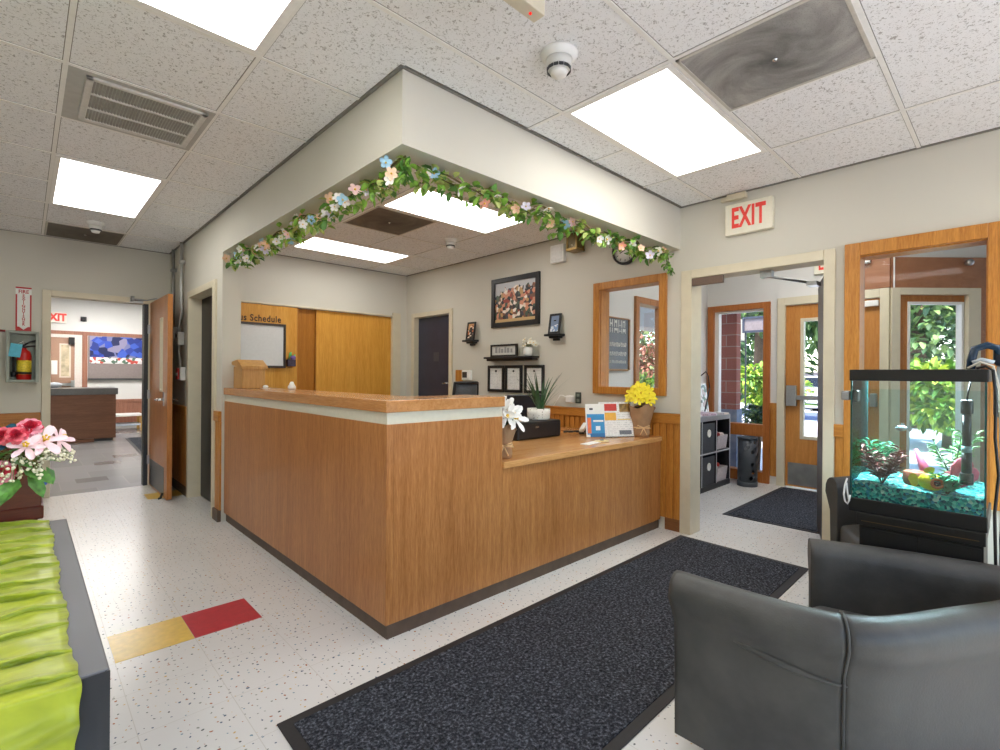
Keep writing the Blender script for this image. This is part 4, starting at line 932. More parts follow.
def garland(label, pts, inward, nfl, seed, colours):
    rg = random.Random(seed); base = Vector(pts[0])
    t = thing('flower_garland', label, 'garland', tuple(base)); pts = [Vector(p) for p in pts]
    seg = [(pts[i + 1] - pts[i]).length for i in range(len(pts) - 1)]; tot = sum(seg)
    def at(u):
        d = u * tot
        for i, s_ in enumerate(seg):
            if d <= s_ or i == len(seg) - 1: return pts[i].lerp(pts[i + 1], min(1, d / s_))
            d -= s_
    inw = Vector(inward)
    N = 70; vine = []
    for i in range(N + 1):
        u = i / N; p = at(u); vine.append(p + inw * (.02 + .02 * math.sin(u * 31)) + Vector((0, 0, -.026 + .022 * math.sin(u * 43 + seed))))
    k = MB(); k.tube(vine, .005, 6); k.tube([q + inw * .015 + Vector((0, 0, .018 * math.sin(i * .8) - .01)) for i, q in enumerate(vine)], .003, 5); k.build('vine', M_VINE, t)
    k = MB()
    for i in range(500):
        u = rg.random(); p = vine[int(u * N)] + inw * rg.uniform(-.03, .05) + Vector((0, 0, rg.uniform(-.07, .022)))
        d = Vector((rg.uniform(-1, 1), rg.uniform(-1, 1), rg.uniform(-.9, .35))) + inw * .3
        k.leaf(p, d, (rg.uniform(-.4, .4), rg.uniform(-.4, .4), 1), rg.uniform(.045, .075), rg.uniform(.028, .045), rg.choice((0, 0, 0, 1, 1, 2, 2)))
    for q in (len(vine) - 1,):
        for j in range(16): k.leaf(vine[q] + Vector((rg.uniform(-.02, .02), rg.uniform(-.02, .02), -.0 - j * .007)), (rg.uniform(-1, 1), rg.uniform(-1, 1), -.6), (0, 0, 1), .055, .03, rg.choice((0, 1)))
    k.build('leaf', [M_GLEAF, M_GLEAF2, M_VARIEG], t)
    for i in range(nfl):
        u = (i + rg.uniform(.2, .8)) / nfl; p = vine[int(u * N)] + Vector((rg.uniform(-.03, .03), rg.uniform(-.03, .03), rg.uniform(-.07, .01))) + Vector((-.69, -.72, -.25)) * .035
        o = bpy.data.objects.new('flower', small_flower(colours[i % len(colours)], i % 3)); COL.objects.link(o); o.parent = t; o.location = p - base
        n = Vector((-.69, -.72, -.1)) + Vector((rg.uniform(-.9, .9), rg.uniform(-.9, .9), rg.uniform(-.9, .6)))
        o.rotation_euler = n.to_track_quat('Z', 'Y').to_euler(); s_ = rg.uniform(.7, 1.08); o.scale = (s_, s_, s_)
cs = ['peach', 'white', 'white', 'blue', 'white', 'pink', 'lilac', 'white', 'coral', 'white', 'blue', 'peach', 'white', 'lilac']
garland('flower garland along the left soffit edge, dense with peach and white blooms', [(1.295, 4.77, 2.33), (1.30, 3.6, 2.325), (1.29, 2.9, 2.332), (1.295, 2.40, 2.325), (1.28, 2.00, 2.332)], (1, .1, 0), 40, 3, cs)
garland('leafier flower garland along the right soffit edge, reaching the wall clock', [(1.36, 1.99, 2.332), (1.62, 2.0, 2.325), (2.2, 1.995, 2.33), (2.75, 2.0, 2.322), (3.2, 1.995, 2.326), (3.6, 1.995, 2.33), (3.80, 1.995, 2.325), (3.84, 1.995, 2.30)], (0, 1, 0), 20, 11, ['white', 'blue', 'white', 'coral', 'white', 'peach', 'lilac', 'white', 'peach', 'blue', 'pink'])

# ================================================================== END WALL: EXTINGUISHER, PIPES
t = thing('extinguisher_cabinet', 'open grey metal extinguisher cabinet on the end wall', 'cabinet', (-.01, YE, 1.2)); k = MB(); M_CABG = plain((132, 136, 126), .4, .2, .06)
cx0, cx1, cz0, cz1 = -.125, .105, 1.20, 1.70
k.box(cx0, cx0 + .012, YE - .15, YE - .001, cz0, cz1); k.box(cx1 - .012, cx1, YE - .15, YE - .001, cz0, cz1); k.box(cx0 + .012, cx1 - .012, YE - .15, YE - .001, cz1 - .012, cz1); k.box(cx0 + .012, cx1 - .012, YE - .15, YE - .001, cz0, cz0 + .012); k.box(cx0 + .012, cx1 - .012, YE - .012, YE - .001, cz0 + .012, cz1 - .012)
k.build('body', M_CABG, t, bevel=.003); k = MB(); frame_bars(k, 'y', YE - .158, YE - .15, cx0 - .004, cx1 + .004, cz0 - .004, cz1 + .004, .026); k.build('rim', M_CABG, t, bevel=.002)
t = thing('fire_extinguisher', 'red fire extinguisher with yellow label inside the grey cabinet', 'fire extinguisher', (.0, YE - .08, 1.213)); c0 = (.0, YE - .08, 1.2135)
MB().lathe([(.048, 0), (.055, .01), (.055, .25), (.045, .29), (.02, .31), (.02, .325)], c0, 24).build('cylinder', plain((196, 32, 26), .3, 0, .05), t)
MB().lathe([(.0556, .06), (.0556, .20)], c0, 24).build('label', plain((232, 206, 60), .5, 0, .25, 60), t)
MB().lathe([(.0558, .062), (.0558, .085)], c0, 24).build('label_band', M_BLACK, t)
k = MB(); k.cyl((0, YE - .08, 1.535), (0, YE - .08, 1.57), .016); k.tube([(0, YE - .08, 1.565), (.04, YE - .085, 1.60), (.085, YE - .085, 1.615)], .008); k.tube([(0, YE - .08, 1.55), (.06, YE - .085, 1.56), (.085, YE - .085, 1.56)], .008); k.build('valve', M_DKGREY, t)
k = MB(); k.tube([(-.01, YE - .09, 1.55), (-.06, YE - .10, 1.54), (-.078, YE - .10, 1.46), (-.075, YE - .10, 1.30)], .010); k.lathe([(.018, 0), (.024, .05)], (-.075, YE - .10, 1.25), 12); k.build('hose', M_BLACK, t)
t = thing('inspection_tag', 'light blue inspection tag hanging on the fire extinguisher', 'tag', (-.06, YE - .16, 1.45)); MB().obox((-.062, YE - .165, 1.51), .085, .003, .13, Matrix.Rotation(.14, 3, 'Y')).build('card', plain((92, 186, 212), .6, 0, .06), t); k = MB(); k.tube([(-.05, YE - .165, 1.57), (-.01, YE - .14, 1.60), (0, YE - .085, 1.575)], .002, 5); k.build('string', M_PAPER, t)
t = thing('fire_extinguisher_sign', 'tall white and red fire extinguisher sign above the grey cabinet', 'sign', (0, YE, 1.7)); sx0, sx1, sz0, sz1 = -.065, .052, 1.712, 2.155; MSR = plain((186, 34, 40), .5, 0, .04)
MB().box(sx0, sx1, YE - .006, YE - .001, sz0, sz1).build('plate', M_WHITE, t)
k = MB(); k.box(sx0, sx0 + .012, YE - .0075, YE - .006, 1.75, 2.08); k.box(sx1 - .012, sx1, YE - .0075, YE - .006, 1.75, 2.08); k.prism([(sx0, 1.712), (sx1, 1.712), (sx1, 1.755), (sx1 - .025, 1.755), ((sx0 + sx1) / 2, 1.725), (sx0 + .025, 1.755), (sx0, 1.755)], YE - .0075, YE - .006, 'y'); k.box(sx0, sx1, YE - .0075, YE - .006, 2.14, 2.155); k.build('red_border', MSR, t)
mx = (sx0 + sx1) / 2; text_mesh('FIRE', .05, MSR, 'lettering', t, (mx, YE - .0072, 2.107), (1, 0, 0), (0, 0, 1), .0006, 'CENTER', .85, .001)
for i, chh in enumerate('EXTINGUISHER'): text_mesh(chh, .034, MSR, 'letter', t, (mx, YE - .0072, 2.068 - i * .0265), (1, 0, 0), (0, 0, 1), .0006, 'CENTER', 1.0, .0008)
k = MB(); k.tube([(-1.5, YE - .012, 1.705), (cx0 - .01, YE - .012, 1.705)], .010); tag(k.build('red_conduit', plain((150, 44, 44), .5)), 'thin red conduit running to the extinguisher cabinet', 'conduit')

t = thing('corner_conduit', 'pair of grey metal conduits in the corner behind the wood door', 'conduit', (1.2, 6.3, 0))
k = MB(); k.tube([(XL - .03, 6.66, 2.70), (XL - .03, 6.66, 1.80)], .016); k.box(XL - .05, XL - .001, 6.62, 6.70, 2.45, 2.48); k.build('far_pipe', M_GALV, t)
k = MB(); k.tube([(XL - .03, 6.25, 2.705), (XL - .03, 6.25, 1.95), (XL - .035, 6.30, 1.86), (XL - .035, 6.30, 1.74)], .016); k.box(XL - .05, XL - .001, 6.22, 6.28, 2.48, 2.51); k.build('near_pipe', plain((186, 186, 182), .4, .5, .06), t)
k = MB(); k.tube([(XL - .035, 6.31, 1.6), (XL - .035, 6.31, 1.5), (XL - .03, 6.28, 1.42), (XL - .03, 6.28, 1.35)], .012); k.build('lower_pipe', plain((190, 190, 186), .4, .5, .06), t)
t = thing('junction_box', 'light grey junction box on the conduit behind the wood door', 'electrical box', (XL, 6.3, 1.6)); MB().box(XL - .06, XL - .001, 6.24, 6.38, 1.60, 1.74).build('box', plain((196, 196, 190), .4, .3), t, bevel=.005); MB().cyl((XL - .068, 6.31, 1.70), (XL - .06, 6.31, 1.70), .02).build('lock', M_BLACK, t)
t = thing('pipe_fitting', 'grey box at the foot of the far conduit in the corner', 'electrical box', (XL, 6.66, 1.7)); MB().box(XL - .07, XL - .001, 6.55, 6.77, 1.66, 1.81).build('box', M_GALV, t, bevel=.005)
t = thing('fire_alarm_pull', 'red fire alarm pull station behind the open wood door', 'fire alarm', (XL, 6.24, 1.2)); MB().box(XL - .05, XL - .001, 6.17, 6.29, 1.22, 1.36).build('back_box', M_WHITE, t, bevel=.005); MB().box(XL - .065, XL - .05, 6.21, 6.31, 1.23, 1.35).build('front', plain((190, 30, 30), .35), t, bevel=.004); MB().box(XL - .07, XL - .065, 6.23, 6.29, 1.27, 1.30).build('handle', M_WHITE, t)

# ================================================================== TABLE WITH GREEN RUNNER, PLANTER
TZ = .742; TX = .120
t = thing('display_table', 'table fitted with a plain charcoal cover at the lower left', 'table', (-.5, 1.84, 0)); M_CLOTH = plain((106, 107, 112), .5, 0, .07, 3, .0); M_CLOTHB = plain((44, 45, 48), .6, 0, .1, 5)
MB().box(-1.15, TX, 1.185, 2.51, TZ - .035, TZ).build('tabletop', M_CLOTH, t, bevel=.004)
k = MB(); n = 60
def skirt(x0, y0, x1, y1, nx, ny):
    vs = []; fs = []
    for i in range(n + 1):
        u = i / n; a = .004 * math.sin(u * 37) ; vs += [(x0 + (x1 - x0) * u + nx * .004, y0 + (y1 - y0) * u + ny * .004, TZ - .003), (x0 + (x1 - x0) * u + nx * (.004 + a), y0 + (y1 - y0) * u + ny * (.004 + a), .02)]
    fs = [(2 * i, 2 * i + 1, 2 * i + 3, 2 * i + 2) for i in range(n)]; k.add(vs, fs, 0, True)
skirt(-1.15, 1.185, TX, 1.185, 0, -1); skirt(TX - .006, 1.185, TX - .006, 2.51, 0, 0); skirt(-1.15, 2.51, TX, 2.51, 0, 1)
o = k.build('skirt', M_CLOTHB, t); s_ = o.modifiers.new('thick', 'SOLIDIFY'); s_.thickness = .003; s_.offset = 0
for x, y in ((-1.1, 1.23), (.07, 1.23), (-1.1, 2.46), (.07, 2.46)): MB().box(x - .02, x + .02, y - .02, y + .02, 0, TZ - .035).build('leg', M_BLACK, t)
# pleated satin runner
def mk_satin():
    t = NT('lime_satin'); v = t.coord((6, 26, 6)); f = noise(t, v, 1.4, 3, .5, .8)
    t.bsdf(t.ramp(f, [(.3, rgb(138, 152, 18)), (.7, rgb(182, 194, 44))]), .34, 0, f, .15, .01, .5, Sheen_Weight=.2); return t.m
k = MB(); NX, NY = 70, 520; X0, X1 = -1.12, .072; Y0, Y1 = 1.168, 2.50; vs = []
rg = random.Random(5); pl = [Y0 + .03]
while pl[-1] < Y1: pl.append(pl[-1] + rg.uniform(.085, .13))
ph = [(rg.uniform(0, 6), rg.uniform(.7, 1.3), rg.uniform(-.9, .9)) for _ in pl]
def runner_h(x, y):
    h = .003; dy = 0.0
    for i, p in enumerate(pl):
        xl = (x - X1) + .02 * (i % 3); reach = math.exp(-max(0, -(xl + .15)) / .05) if i % 2 else 1.0
        yy = y - p - .012 * math.sin(x * 9 * ph[i][1] + ph[i][0]) - ph[i][2] * .10 * (x + .05)
        amp = (.8 + .2 * math.sin(x * 23 + i * 2)) * (.25 + .75 * reach)
        if -.006 < yy < .12:
            q = yy / .10
            hh = .019 * (1 + yy / .006) if yy < 0 else .019 * math.exp(-yy / .034)
            if .003 + hh * amp > h: h = .003 + hh * amp; dy = -.016 * amp * (math.exp(-max(yy, 0) / .012) if yy > -.002 else 0)
    h += .0034 * math.sin(x * 34 + y * 52 + 2 * math.sin(y * 9)) * .5 + .0024 * math.sin(x * 17 - y * 44) + .0016 * math.sin(x * 71 + y * 33) + .003
    return max(h, .002), dy
for j in range(NY + 1):
    for i in range(NX + 1):
        x = X0 + (X1 - X0) * i / NX; s = j / NY; 
        L1 = .44; tot = L1 + (Y1 - Y0); d = s * tot
        xe = x + (.004 * math.sin(j * .06) + .0015 * math.sin(j * .31) if i == NX else 0)
        if d < L1: z = TZ - (L1 - d); vs.append((xe + .0, Y0 - .012 - .010 * math.sin(x * 13 + z * 8) - .014 * math.exp(-((z - (TZ - .10) - .25 * (x + .1)) / .02) ** 2) , z + .004))
        else:
            y = Y0 + d - L1; edge = min(1, (X1 - x) / .05 * .7 + .3) ; hh_, dy_ = runner_h(x, y); vs.append((xe, y + dy_ * edge, TZ + .001 + hh_ * edge))
k.add(vs, [(j * (NX + 1) + i, j * (NX + 1) + i + 1, (j + 1) * (NX + 1) + i + 1, (j + 1) * (NX + 1) + i) for j in range(NY) for i in range(NX)], 0, True)
o = tag(k.build('table_runner', mk_satin()), 'crumpled lime green satin runner draped over the charcoal table', 'tablecloth')
s_ = o.modifiers.new('thick', 'SOLIDIFY'); s_.thickness = .002; s_.offset = 1

PY = 2.535
t = thing('plant_stand', 'dark stand behind the green covered table carrying the flower box', 'stand', (-.3, 2.7, 0)); MB().box(-.66, .04, PY + .005, 2.86, .70, .748).build('top', M_MAHOG, t)
for x, y in ((-.62, 2.57), (0, 2.57), (-.62, 2.83), (0, 2.83)): MB().box(x - .02, x + .02, y - .02, y + .02, 0, .70).build('leg', M_MAHOG, t)
t = thing('flower_planter', 'dark red wooden planter box full of pink roses and lilies', 'planter', (-.3, 2.7, .749))
k = MB(); b0, b1, c0, c1 = -.66, .050, PY, 2.86
k.box(b0, b1, c0, c0 + .015, .7495, 1.02); k.box(b0, b1, c1 - .015, c1, .7495, 1.02); k.box(b0, b0 + .015, c0 + .015, c1 - .015, .7495, 1.02); k.box(b1 - .015, b1, c0 + .015, c1 - .015, .7495, 1.02); k.box(b0, b1, c0, c1, .98, 1.0)
k.build('box', M_MAHOG, t, bevel=.003); k = MB(); k.box(b0 - .006, b1 + .006, c0 - .008, c1 + .006, .7495, .800); k.build('base_trim', M_MAHOG, t, bevel=.006)
def rose(c, n, r, mat):
    mb = MB(); n = Vector(n).normalized(); a = n.orthogonal().normalized(); b = n.cross(a); c = Vector(c); rr_ = random.Random(int(abs(c.x * 1000)))
    for ring, (m, el, ln) in enumerate(((3, 1.35, .55), (6, 1.12, .66), (8, .85, .78), (10, .55, .90), (11, .22, 1.0), (11, -.1, 1.0))):
        for i in range(m):
            q = 2 * PI * (i + .5 * (ring % 2)) / m + rr_.uniform(-.12, .12); e = el + rr_.uniform(-.08, .08)
            rad = a * math.cos(q) + b * math.sin(q); d = rad * math.cos(e) + n * math.sin(e); nn = n * math.cos(e) - rad * math.sin(e)
            mb.petal(c + d * r * .12, d, nn, r * ln * .9, r * (.62 if ring > 1 else .5), -.30 if ring > 2 else .10, 1 if ring < 3 else (0 if i % 4 else 1))
    mb.ball(c + n * r * .1, r * .35, 8, 1)
    return mb.build('rose', [mat, M_ROSED], t)
M_ROSED = plain((206, 48, 74), .6, 0, .25, 70); M_ROSE = plain((248, 150, 168), .6, 0, .3, 70); M_ROSE2 = plain((238, 104, 120), .6, 0, .3, 70); M_LILY = plain((248, 216, 224), .55, 0, .05, 40)
camd = Vector((-.1, -1, .25))
rose((-.018, 2.36, 1.083), (-.2, -1, .5), .031, M_ROSE2); rose((.016, 2.38, 1.106), (.1, -1, .6), .035, M_ROSE); rose((-.05, 2.38, 1.082), (-.4, -1, .4), .031, M_ROSE2); rose((-.062, 2.39, .955), (-.1, -1, .1), .044, M_ROSE); rose((-.12, 2.42, 1.10), (-.4, -1, .6), .05, M_ROSE); rose((-.3, 2.5, 1.12), (0, -1, .8), .05, M_ROSE2); rose((-.48, 2.5, 1.10), (0, -1, .8), .05, M_ROSE)
def lily(c, n, r, spin):
    mb = MB(); n = Vector(n).normalized(); a = n.orthogonal().normalized(); b = n.cross(a)
    for i in range(6):
        q = spin + PI * i / 3; mb.petal(c, (a * math.cos(q) + b * math.sin(q)) + n * .35, n, r, r * (.46 if i % 2 else .34), -.25 if i % 2 else -.1)
    for i in range(5):
        q = i * 1.25; p = Vector(c); e = p + n * r * .5 + (a * math.cos(q) + b * math.sin(q)) * r * .12; mb.tube([p, e], .0015, 5, 1); mb.ball(e, .004, 6, 1)
    return mb.build('lily', [M_LILY, M_YC], t)
lily((.050, 2.37, 1.055), (.25, -1, .6), .068, .3); lily((.090, 2.41, 1.052), (.8, -.7, .6), .058, .9); lily((.008, 2.355, 1.042), (-.1, -1, .5), .055, .0); lily((-.22, 2.44, 1.06), (-.2, -1, .3), .1, .5)
k = MB(); rg = random.Random(9)
for i in range(230):
    u = rg.random(); base = Vector((-.02, 2.50, 1.0)); tip = Vector((rg.uniform(-.12, .135), rg.uniform(2.33, 2.46), 0)); tip.z = rg.uniform(.945, 1.07) - .0 * abs(tip.x)
    tip.z = rg.uniform(.93, 1.01)
    if tip.x > .05: tip.z = rg.uniform(.995, 1.035) - .25 * (tip.x - .05)
    k.ball(tip, rg.uniform(.0035, .0062), 6); 
    if i % 3 == 0: k.tube([base, base.lerp(tip, .5) + Vector((0, -.01, .03)), tip], .0011, 4, 1)
o = k.build('baby_breath', [plain((240, 236, 214), .7, 0, .05), plain((130, 150, 90), .6)], t); o['kind'] = 'stuff'
k = MB()
for p, d, L_, W in (((-.035, 2.42, .99), (.35, -.4, -.05), .085, .05), ((.0, 2.40, .955), (.6, -.5, -.25), .10, .07), ((-.01, 2.39, .93), (-.4, -.5, -.5), .10, .07), ((.01, 2.42, .93), (.5, -.3, -.7), .09, .06), ((-.06, 2.40, 1.0), (.3, -.5, .4), .09, .055), ((-.04, 2.40, .96), (-.6, -.4, .1), .10, .06), ((.06, 2.45, .955), (.3, -.2, -.8), .07, .03), ((-.05, 2.38, .90), (-.2, -.6, -.4), .09, .06), ((.02, 2.40, .99), (.9, -.2, .0), .08, .04)):
    k.leaf(p, d, (0, -.4, 1), L_, W * .85, 0, .1, .2)
k.build('leaf', plain((92, 146, 66), .4, 0, .5, 40), t)
k = MB()
for i in range(40):
    a = rg.random() * 6.28; k.leaf((rg.uniform(-.6, .03), rg.uniform(2.44, 2.8), .99), (math.cos(a), math.sin(a), rg.uniform(.2, 1.2)), (0, 0, 1), .12, .06)
k.build('leaf', plain((70, 122, 52), .45, 0, .45, 22), t)
k = MB()
for i in range(5): k.petal((-.045 - i * .004, 2.42, 1.055 + .022 * (i % 3)), (rg.uniform(-.8, .6), -.3, rg.uniform(-.2, 1)), (0, -1, .2), .045, .022, .1)
k.build('blue_accent', plain((46, 106, 130), .6, 0, .2), t)
k = MB(); k.ball((.056, 2.45, .895), .008, 6); k.tube([(.056, 2.45, .895), (.04, 2.50, .93)], .0015, 4); k.build('berry', plain((80, 110, 200), .5), t)

# ================================================================== MATS
def mat(label, poly, hgt=.010, inset=.045):
    cx = sum(p[0] for p in poly) / len(poly); cy = sum(p[1] for p in poly) / len(poly)
    t = thing('floor_mat', label, 'mat', (cx, cy, 0)); MB().prism(poly, .0004, hgt * .6).build('rubber_border', M_RUBBER, t, bevel=.002)
    inner = [(p[0] + (inset if p[0] < cx else -inset), p[1] + (inset if p[1] < cy else -inset)) for p in poly]
    MB().prism(inner, hgt * .55, hgt).build('carpet_pile', M_MAT, t)
mat('long charcoal entrance mat on the speckled floor in front of the counter', [(.66, .94), (3.84, .975), (3.875, 1.905), (.68, 1.89)])
mat('charcoal mat inside the vestibule before the entry door', [(4.76, 1.0), (6.46, 1.0), (6.46, 1.93), (4.76, 1.93)])
mat('dark mat on the polished floor of the far room', [(1.33, 9.4), (2.3, 9.4), (2.3, 12.2), (1.45, 12.2)])

# ================================================================== ARMCHAIRS
def catmull(P, m):
    out = []; P = [Vector(p) for p in P]
    for i in range(len(P) - 1):
        a = P[max(i - 1, 0)]; b = P[i]; c = P[i + 1]; d = P[min(i + 2, len(P) - 1)]
        for j in range(m):
            t_ = j / m; out.append(.5 * ((2 * b) + (-a + c) * t_ + (2 * a - 5 * b + 4 * c - d) * t_ ** 2 + (-a + 3 * b - 3 * c + d) * t_ ** 3))
    out.append(P[-1]); return out
def make_armchair(label):
    org = Vector((2.08, .38, 0)); t = thing('armchair', label, 'armchair', tuple(org))
    outer = [(1.592, .81), (1.592, .66), (1.60, .50), (1.625, .36), (1.685, .25), (1.79, .165), (1.95, .075), (2.14, -.035), (2.33, -.125), (2.48, -.16), (2.58, -.10), (2.60, .02), (2.57, .20), (2.51, .42), (2.44, .61)]
    path = [Vector((x, y)) for x, y in outer]
    fine = catmull([p.to_3d() for p in path], 6)
    HT = .622
    prof = [(.054, .055), (.050, .30), (.044, .45), (.022, .495), (-.004, .545), (.0, .582), (.014, .606), (.036, .620), (.062, .622), (.086, .614), (.104, .596), (.112, .565), (.112, .52), (.108, .40), (.108, .055)]
    def strip(i0, i1, name, capstart, capend):
        k = MB(); vs = []; n = len(prof)
        for i in range(i0, i1 + 1):
            p = fine[i]; d = (fine[min(i + 1, len(fine) - 1)] - fine[max(i - 1, 0)]).normalized(); nn = Vector((d.y, -d.x, 0))
            if nn.dot(Vector((2.08, .45, 0)) - p) < 0: nn = -nn
            tu = 0
            for (a, z) in prof: vs.append((p.x + nn.x * a, p.y + nn.y * a, z))
        m = i1 - i0
        k.add(vs, [(i * n + j, i * n + j + 1, (i + 1) * n + j + 1, (i + 1) * n + j) for i in range(m) for j in range(n - 1)], 0, True)
        # rounded end caps
        for cap, base, sgn in ((capstart, 0, -1), (capend, m * n, 1)):
            idx = [base + j for j in range(n)]
            if cap:
                i = i0 if sgn < 0 else i1; d = (fine[min(i + 1, len(fine) - 1)] - fine[max(i - 1, 0)]).normalized() * sgn
                cen = sum((k.v[q] for q in idx), Vector()) / n
                ring = [k.v[q] * .9 + Vector((cen.x, cen.y, k.v[q].z)) * .1 + d * .016 for q in idx]; o_ = len(k.v)
                for q in ring: k.v.append(q)
                for j in range(n - 1):
                    k.f.append((idx[j], o_ + j, o_ + j + 1, idx[j + 1]) if sgn < 0 else (idx[j], idx[j + 1], o_ + j + 1, o_ + j)); k.m.append(0); k.sm.append(True)
                k.f.append([o_ + j for j in range(n)]); k.m.append(0); k.sm.append(False)
            else: k.f.append(idx); k.m.append(0); k.sm.append(False)
        o = k.build(name, M_LEATHER, t)
        bm = bmesh.new(); bm.from_mesh(o.data); bmesh.ops.recalc_face_normals(bm, faces=bm.faces); bm.to_mesh(o.data); bm.free(); return o
    s1, s2 = 20, 10 * 6 + 4
    arm = strip(0, s1, 'armrest', True, False); strip(s1, s2, 'backrest', False, False); strip(s2, len(fine) - 1, 'armrest', False, True)
    # welt seams where arm and back meet
    for i in (s1, s2):
        p = fine[i]; d = (fine[i + 1] - fine[i - 1]).normalized(); nn = Vector((d.y, -d.x, 0))
        if nn.dot(Vector((2.08, .45, 0)) - p) < 0: nn = -nn
        k = MB(); k.tube([(p.x + nn.x * (a + (-.002 if a < .06 else .002)), p.y + nn.y * (a + (-.002 if a < .06 else .002)), z + (.003 if .03 < a < .09 else 0)) for a, z in prof], .004, 6)
        k.build('welt_seam', plain((70, 70, 68), .4, 0, .05), t)
    # pulled crease on the outside of the near arm
    k = MB(); pts = []
    for i in range(12):
        u = i / 11; q = 3 + u * (s1 - 3.5); i_ = int(q); p = fine[i_].lerp(fine[i_ + 1], q - i_); pts.append((p.x + .047, p.y, .500 - .075 * u - .02 * math.sin(u * PI)))
    k.tube(pts, [.002 + .011 * math.sin(PI * i / 11) for i in range(12)], 8); k.build('leather_crease', M_LEATHER, arm)
    # seat cushion and front panel
    inn = [(1.735, .74), (1.74, .42), (1.80, .32), (1.98, .20), (2.20, .07), (2.40, .0), (2.45, .10), (2.33, .565)]
    k = MB(); k.prism(inn, .26, .385); k.build('seat_cushion', M_LEATHER, t, bevel=.03, seg=4)
    k = MB(); k.prism([(1.72, .755), (1.72, .45), (2.42, .15), (2.33, .58)], .055, .255); k.build('seat_base', M_LEATHER, t, bevel=.01)
    for x, y in ((1.70, .72), (1.74, .32), (2.45, -.02), (2.38, .54)): MB().cyl((x, y, 0), (x, y, .058), .022, 12, .03).build('foot', M_BLACK, t)
    return t
ch1 = make_armchair('grey leather tub armchair filling the lower right foreground')
c2 = dup(ch1, (3.43, .51, 0), .764, 'grey leather tub armchair half hidden behind the aquarium stand'); c2.scale = (.70, .70, 1.13)

# ================================================================== AQUARIUM
ax0, ax1, ay0, ay1, az0, az1 = 2.60, 2.94, .078, .512, .7205, 1.334
t = thing('aquarium_stand', 'black aquarium cabinet stand with a thin brass line', 'stand', (2.77, .3, 0))
MB().box(ax0 + .01, ax1 + .01, .088, .474, .05, .665).build('cabinet', plain((13, 13, 14), .45, 0, .1), t, bevel=.003); MB().box(ax0 + .02, ax1, .10, .46, 0, .05).build('plinth', M_BLACK, t)
k = MB(); k.box(ax0 - .005, ax1 + .015, .082, .482, .668, .720); k.build('top', plain((16, 15, 15), .4, 0, .1), t, bevel=.003)
k = MB(); k.box(ax0 - .0062, ax0 - .004, .10, .465, .686, .6885); k.build('brass_line', plain((104, 82, 52), .4, .5), t)
for y0, y1 in ((.095, .279), (.283, .467)): MB().box(ax0 + .004, ax0 + .0095, y0, y1, .07, .655).build('door', plain((13, 13, 14), .45, 0, .1), t, bevel=.001)
t = thing('aquarium', 'tall glass aquarium with black rims on the black stand', 'aquarium', (2.77, .3, az0)); M_TGL = glass('tank_glass', (.965, .995, .99), .04); M_RIM = plain((16, 16, 18), .35, 0, .08)
k = MB(); frame = [(ax0, ax0 + .014, ay0, ay1), (ax1 - .014, ax1, ay0, ay1), (ax0 + .014, ax1 - .014, ay0, ay0 + .014), (ax0 + .014, ax1 - .014, ay1 - .014, ay1)]
for q in frame: k.box(*q, az0, az0 + .058)
k.box(ax0 + .014, ax1 - .014, ay0 + .014, ay1 - .014, az0, az0 + .012); k.build('bottom_rim', M_RIM, t, bevel=.003)
k = MB()
for q in frame: k.box(*q, az1 - .048, az1)
k.box(ax0 + .014, ax1 - .014, ay0 + .014, ay1 - .014, az1 - .012, az1 - .004); k.build('lid', M_RIM, t, bevel=.003)
gi = .004; g0, g1 = az0 + .058, az1 - .048
for q in ((ax0 + gi, ax0 + gi + .005, ay0 + gi, ay1 - gi), (ax1 - gi - .005, ax1 - gi, ay0 + gi, ay1 - gi), (ax0 + gi + .005, ax1 - gi - .005, ay0 + gi, ay0 + gi + .005), (ax0 + gi + .005, ax1 - gi - .005, ay1 - gi - .005, ay1 - gi)): MB().box(*q, g0, g1).build('glass_pane', M_TGL, t)
e = .006
for x, y in ((ax0 + gi, ay0 + gi), (ax0 + gi, ay1 - gi - e), (ax1 - gi - e, ay0 + gi), (ax1 - gi - e, ay1 - gi - e)): MB().box(x, x + e, y, y + e, g0, g1).build('corner_seal', plain((36, 108, 108), .3, 0, .1), t)
tw = NT('aquarium_water'); wtr = tw.n('ShaderNodeBsdfTransparent'); wtr.inputs[0].default_value = (.90, .98, .985, 1); wgl = tw.n('ShaderNodeBsdfGlossy'); wgl.inputs['Roughness'].default_value = .03; wmx = tw.n('ShaderNodeMixShader'); wmx.inputs[0].default_value = .05
tw.l(wtr.outputs[0], wmx.inputs[1]); tw.l(wgl.outputs[0], wmx.inputs[2]); tw.l(wmx.outputs[0], tw.out.inputs[0])
o = MB().box(ax0 + .0095, ax1 - .0095, ay0 + .0095, ay1 - .0095, .84, 1.245).build('water', tw.m, t)
MB().box(2.70, 2.86, ay0 + .03, ay1 - .03, az1 - .022, az1 - .0125).build('added_hood_lamp', emit('added_hood_lamp', (225, 245, 255), 85.0), t)  # unseen lamp added under the lid to brighten the tank
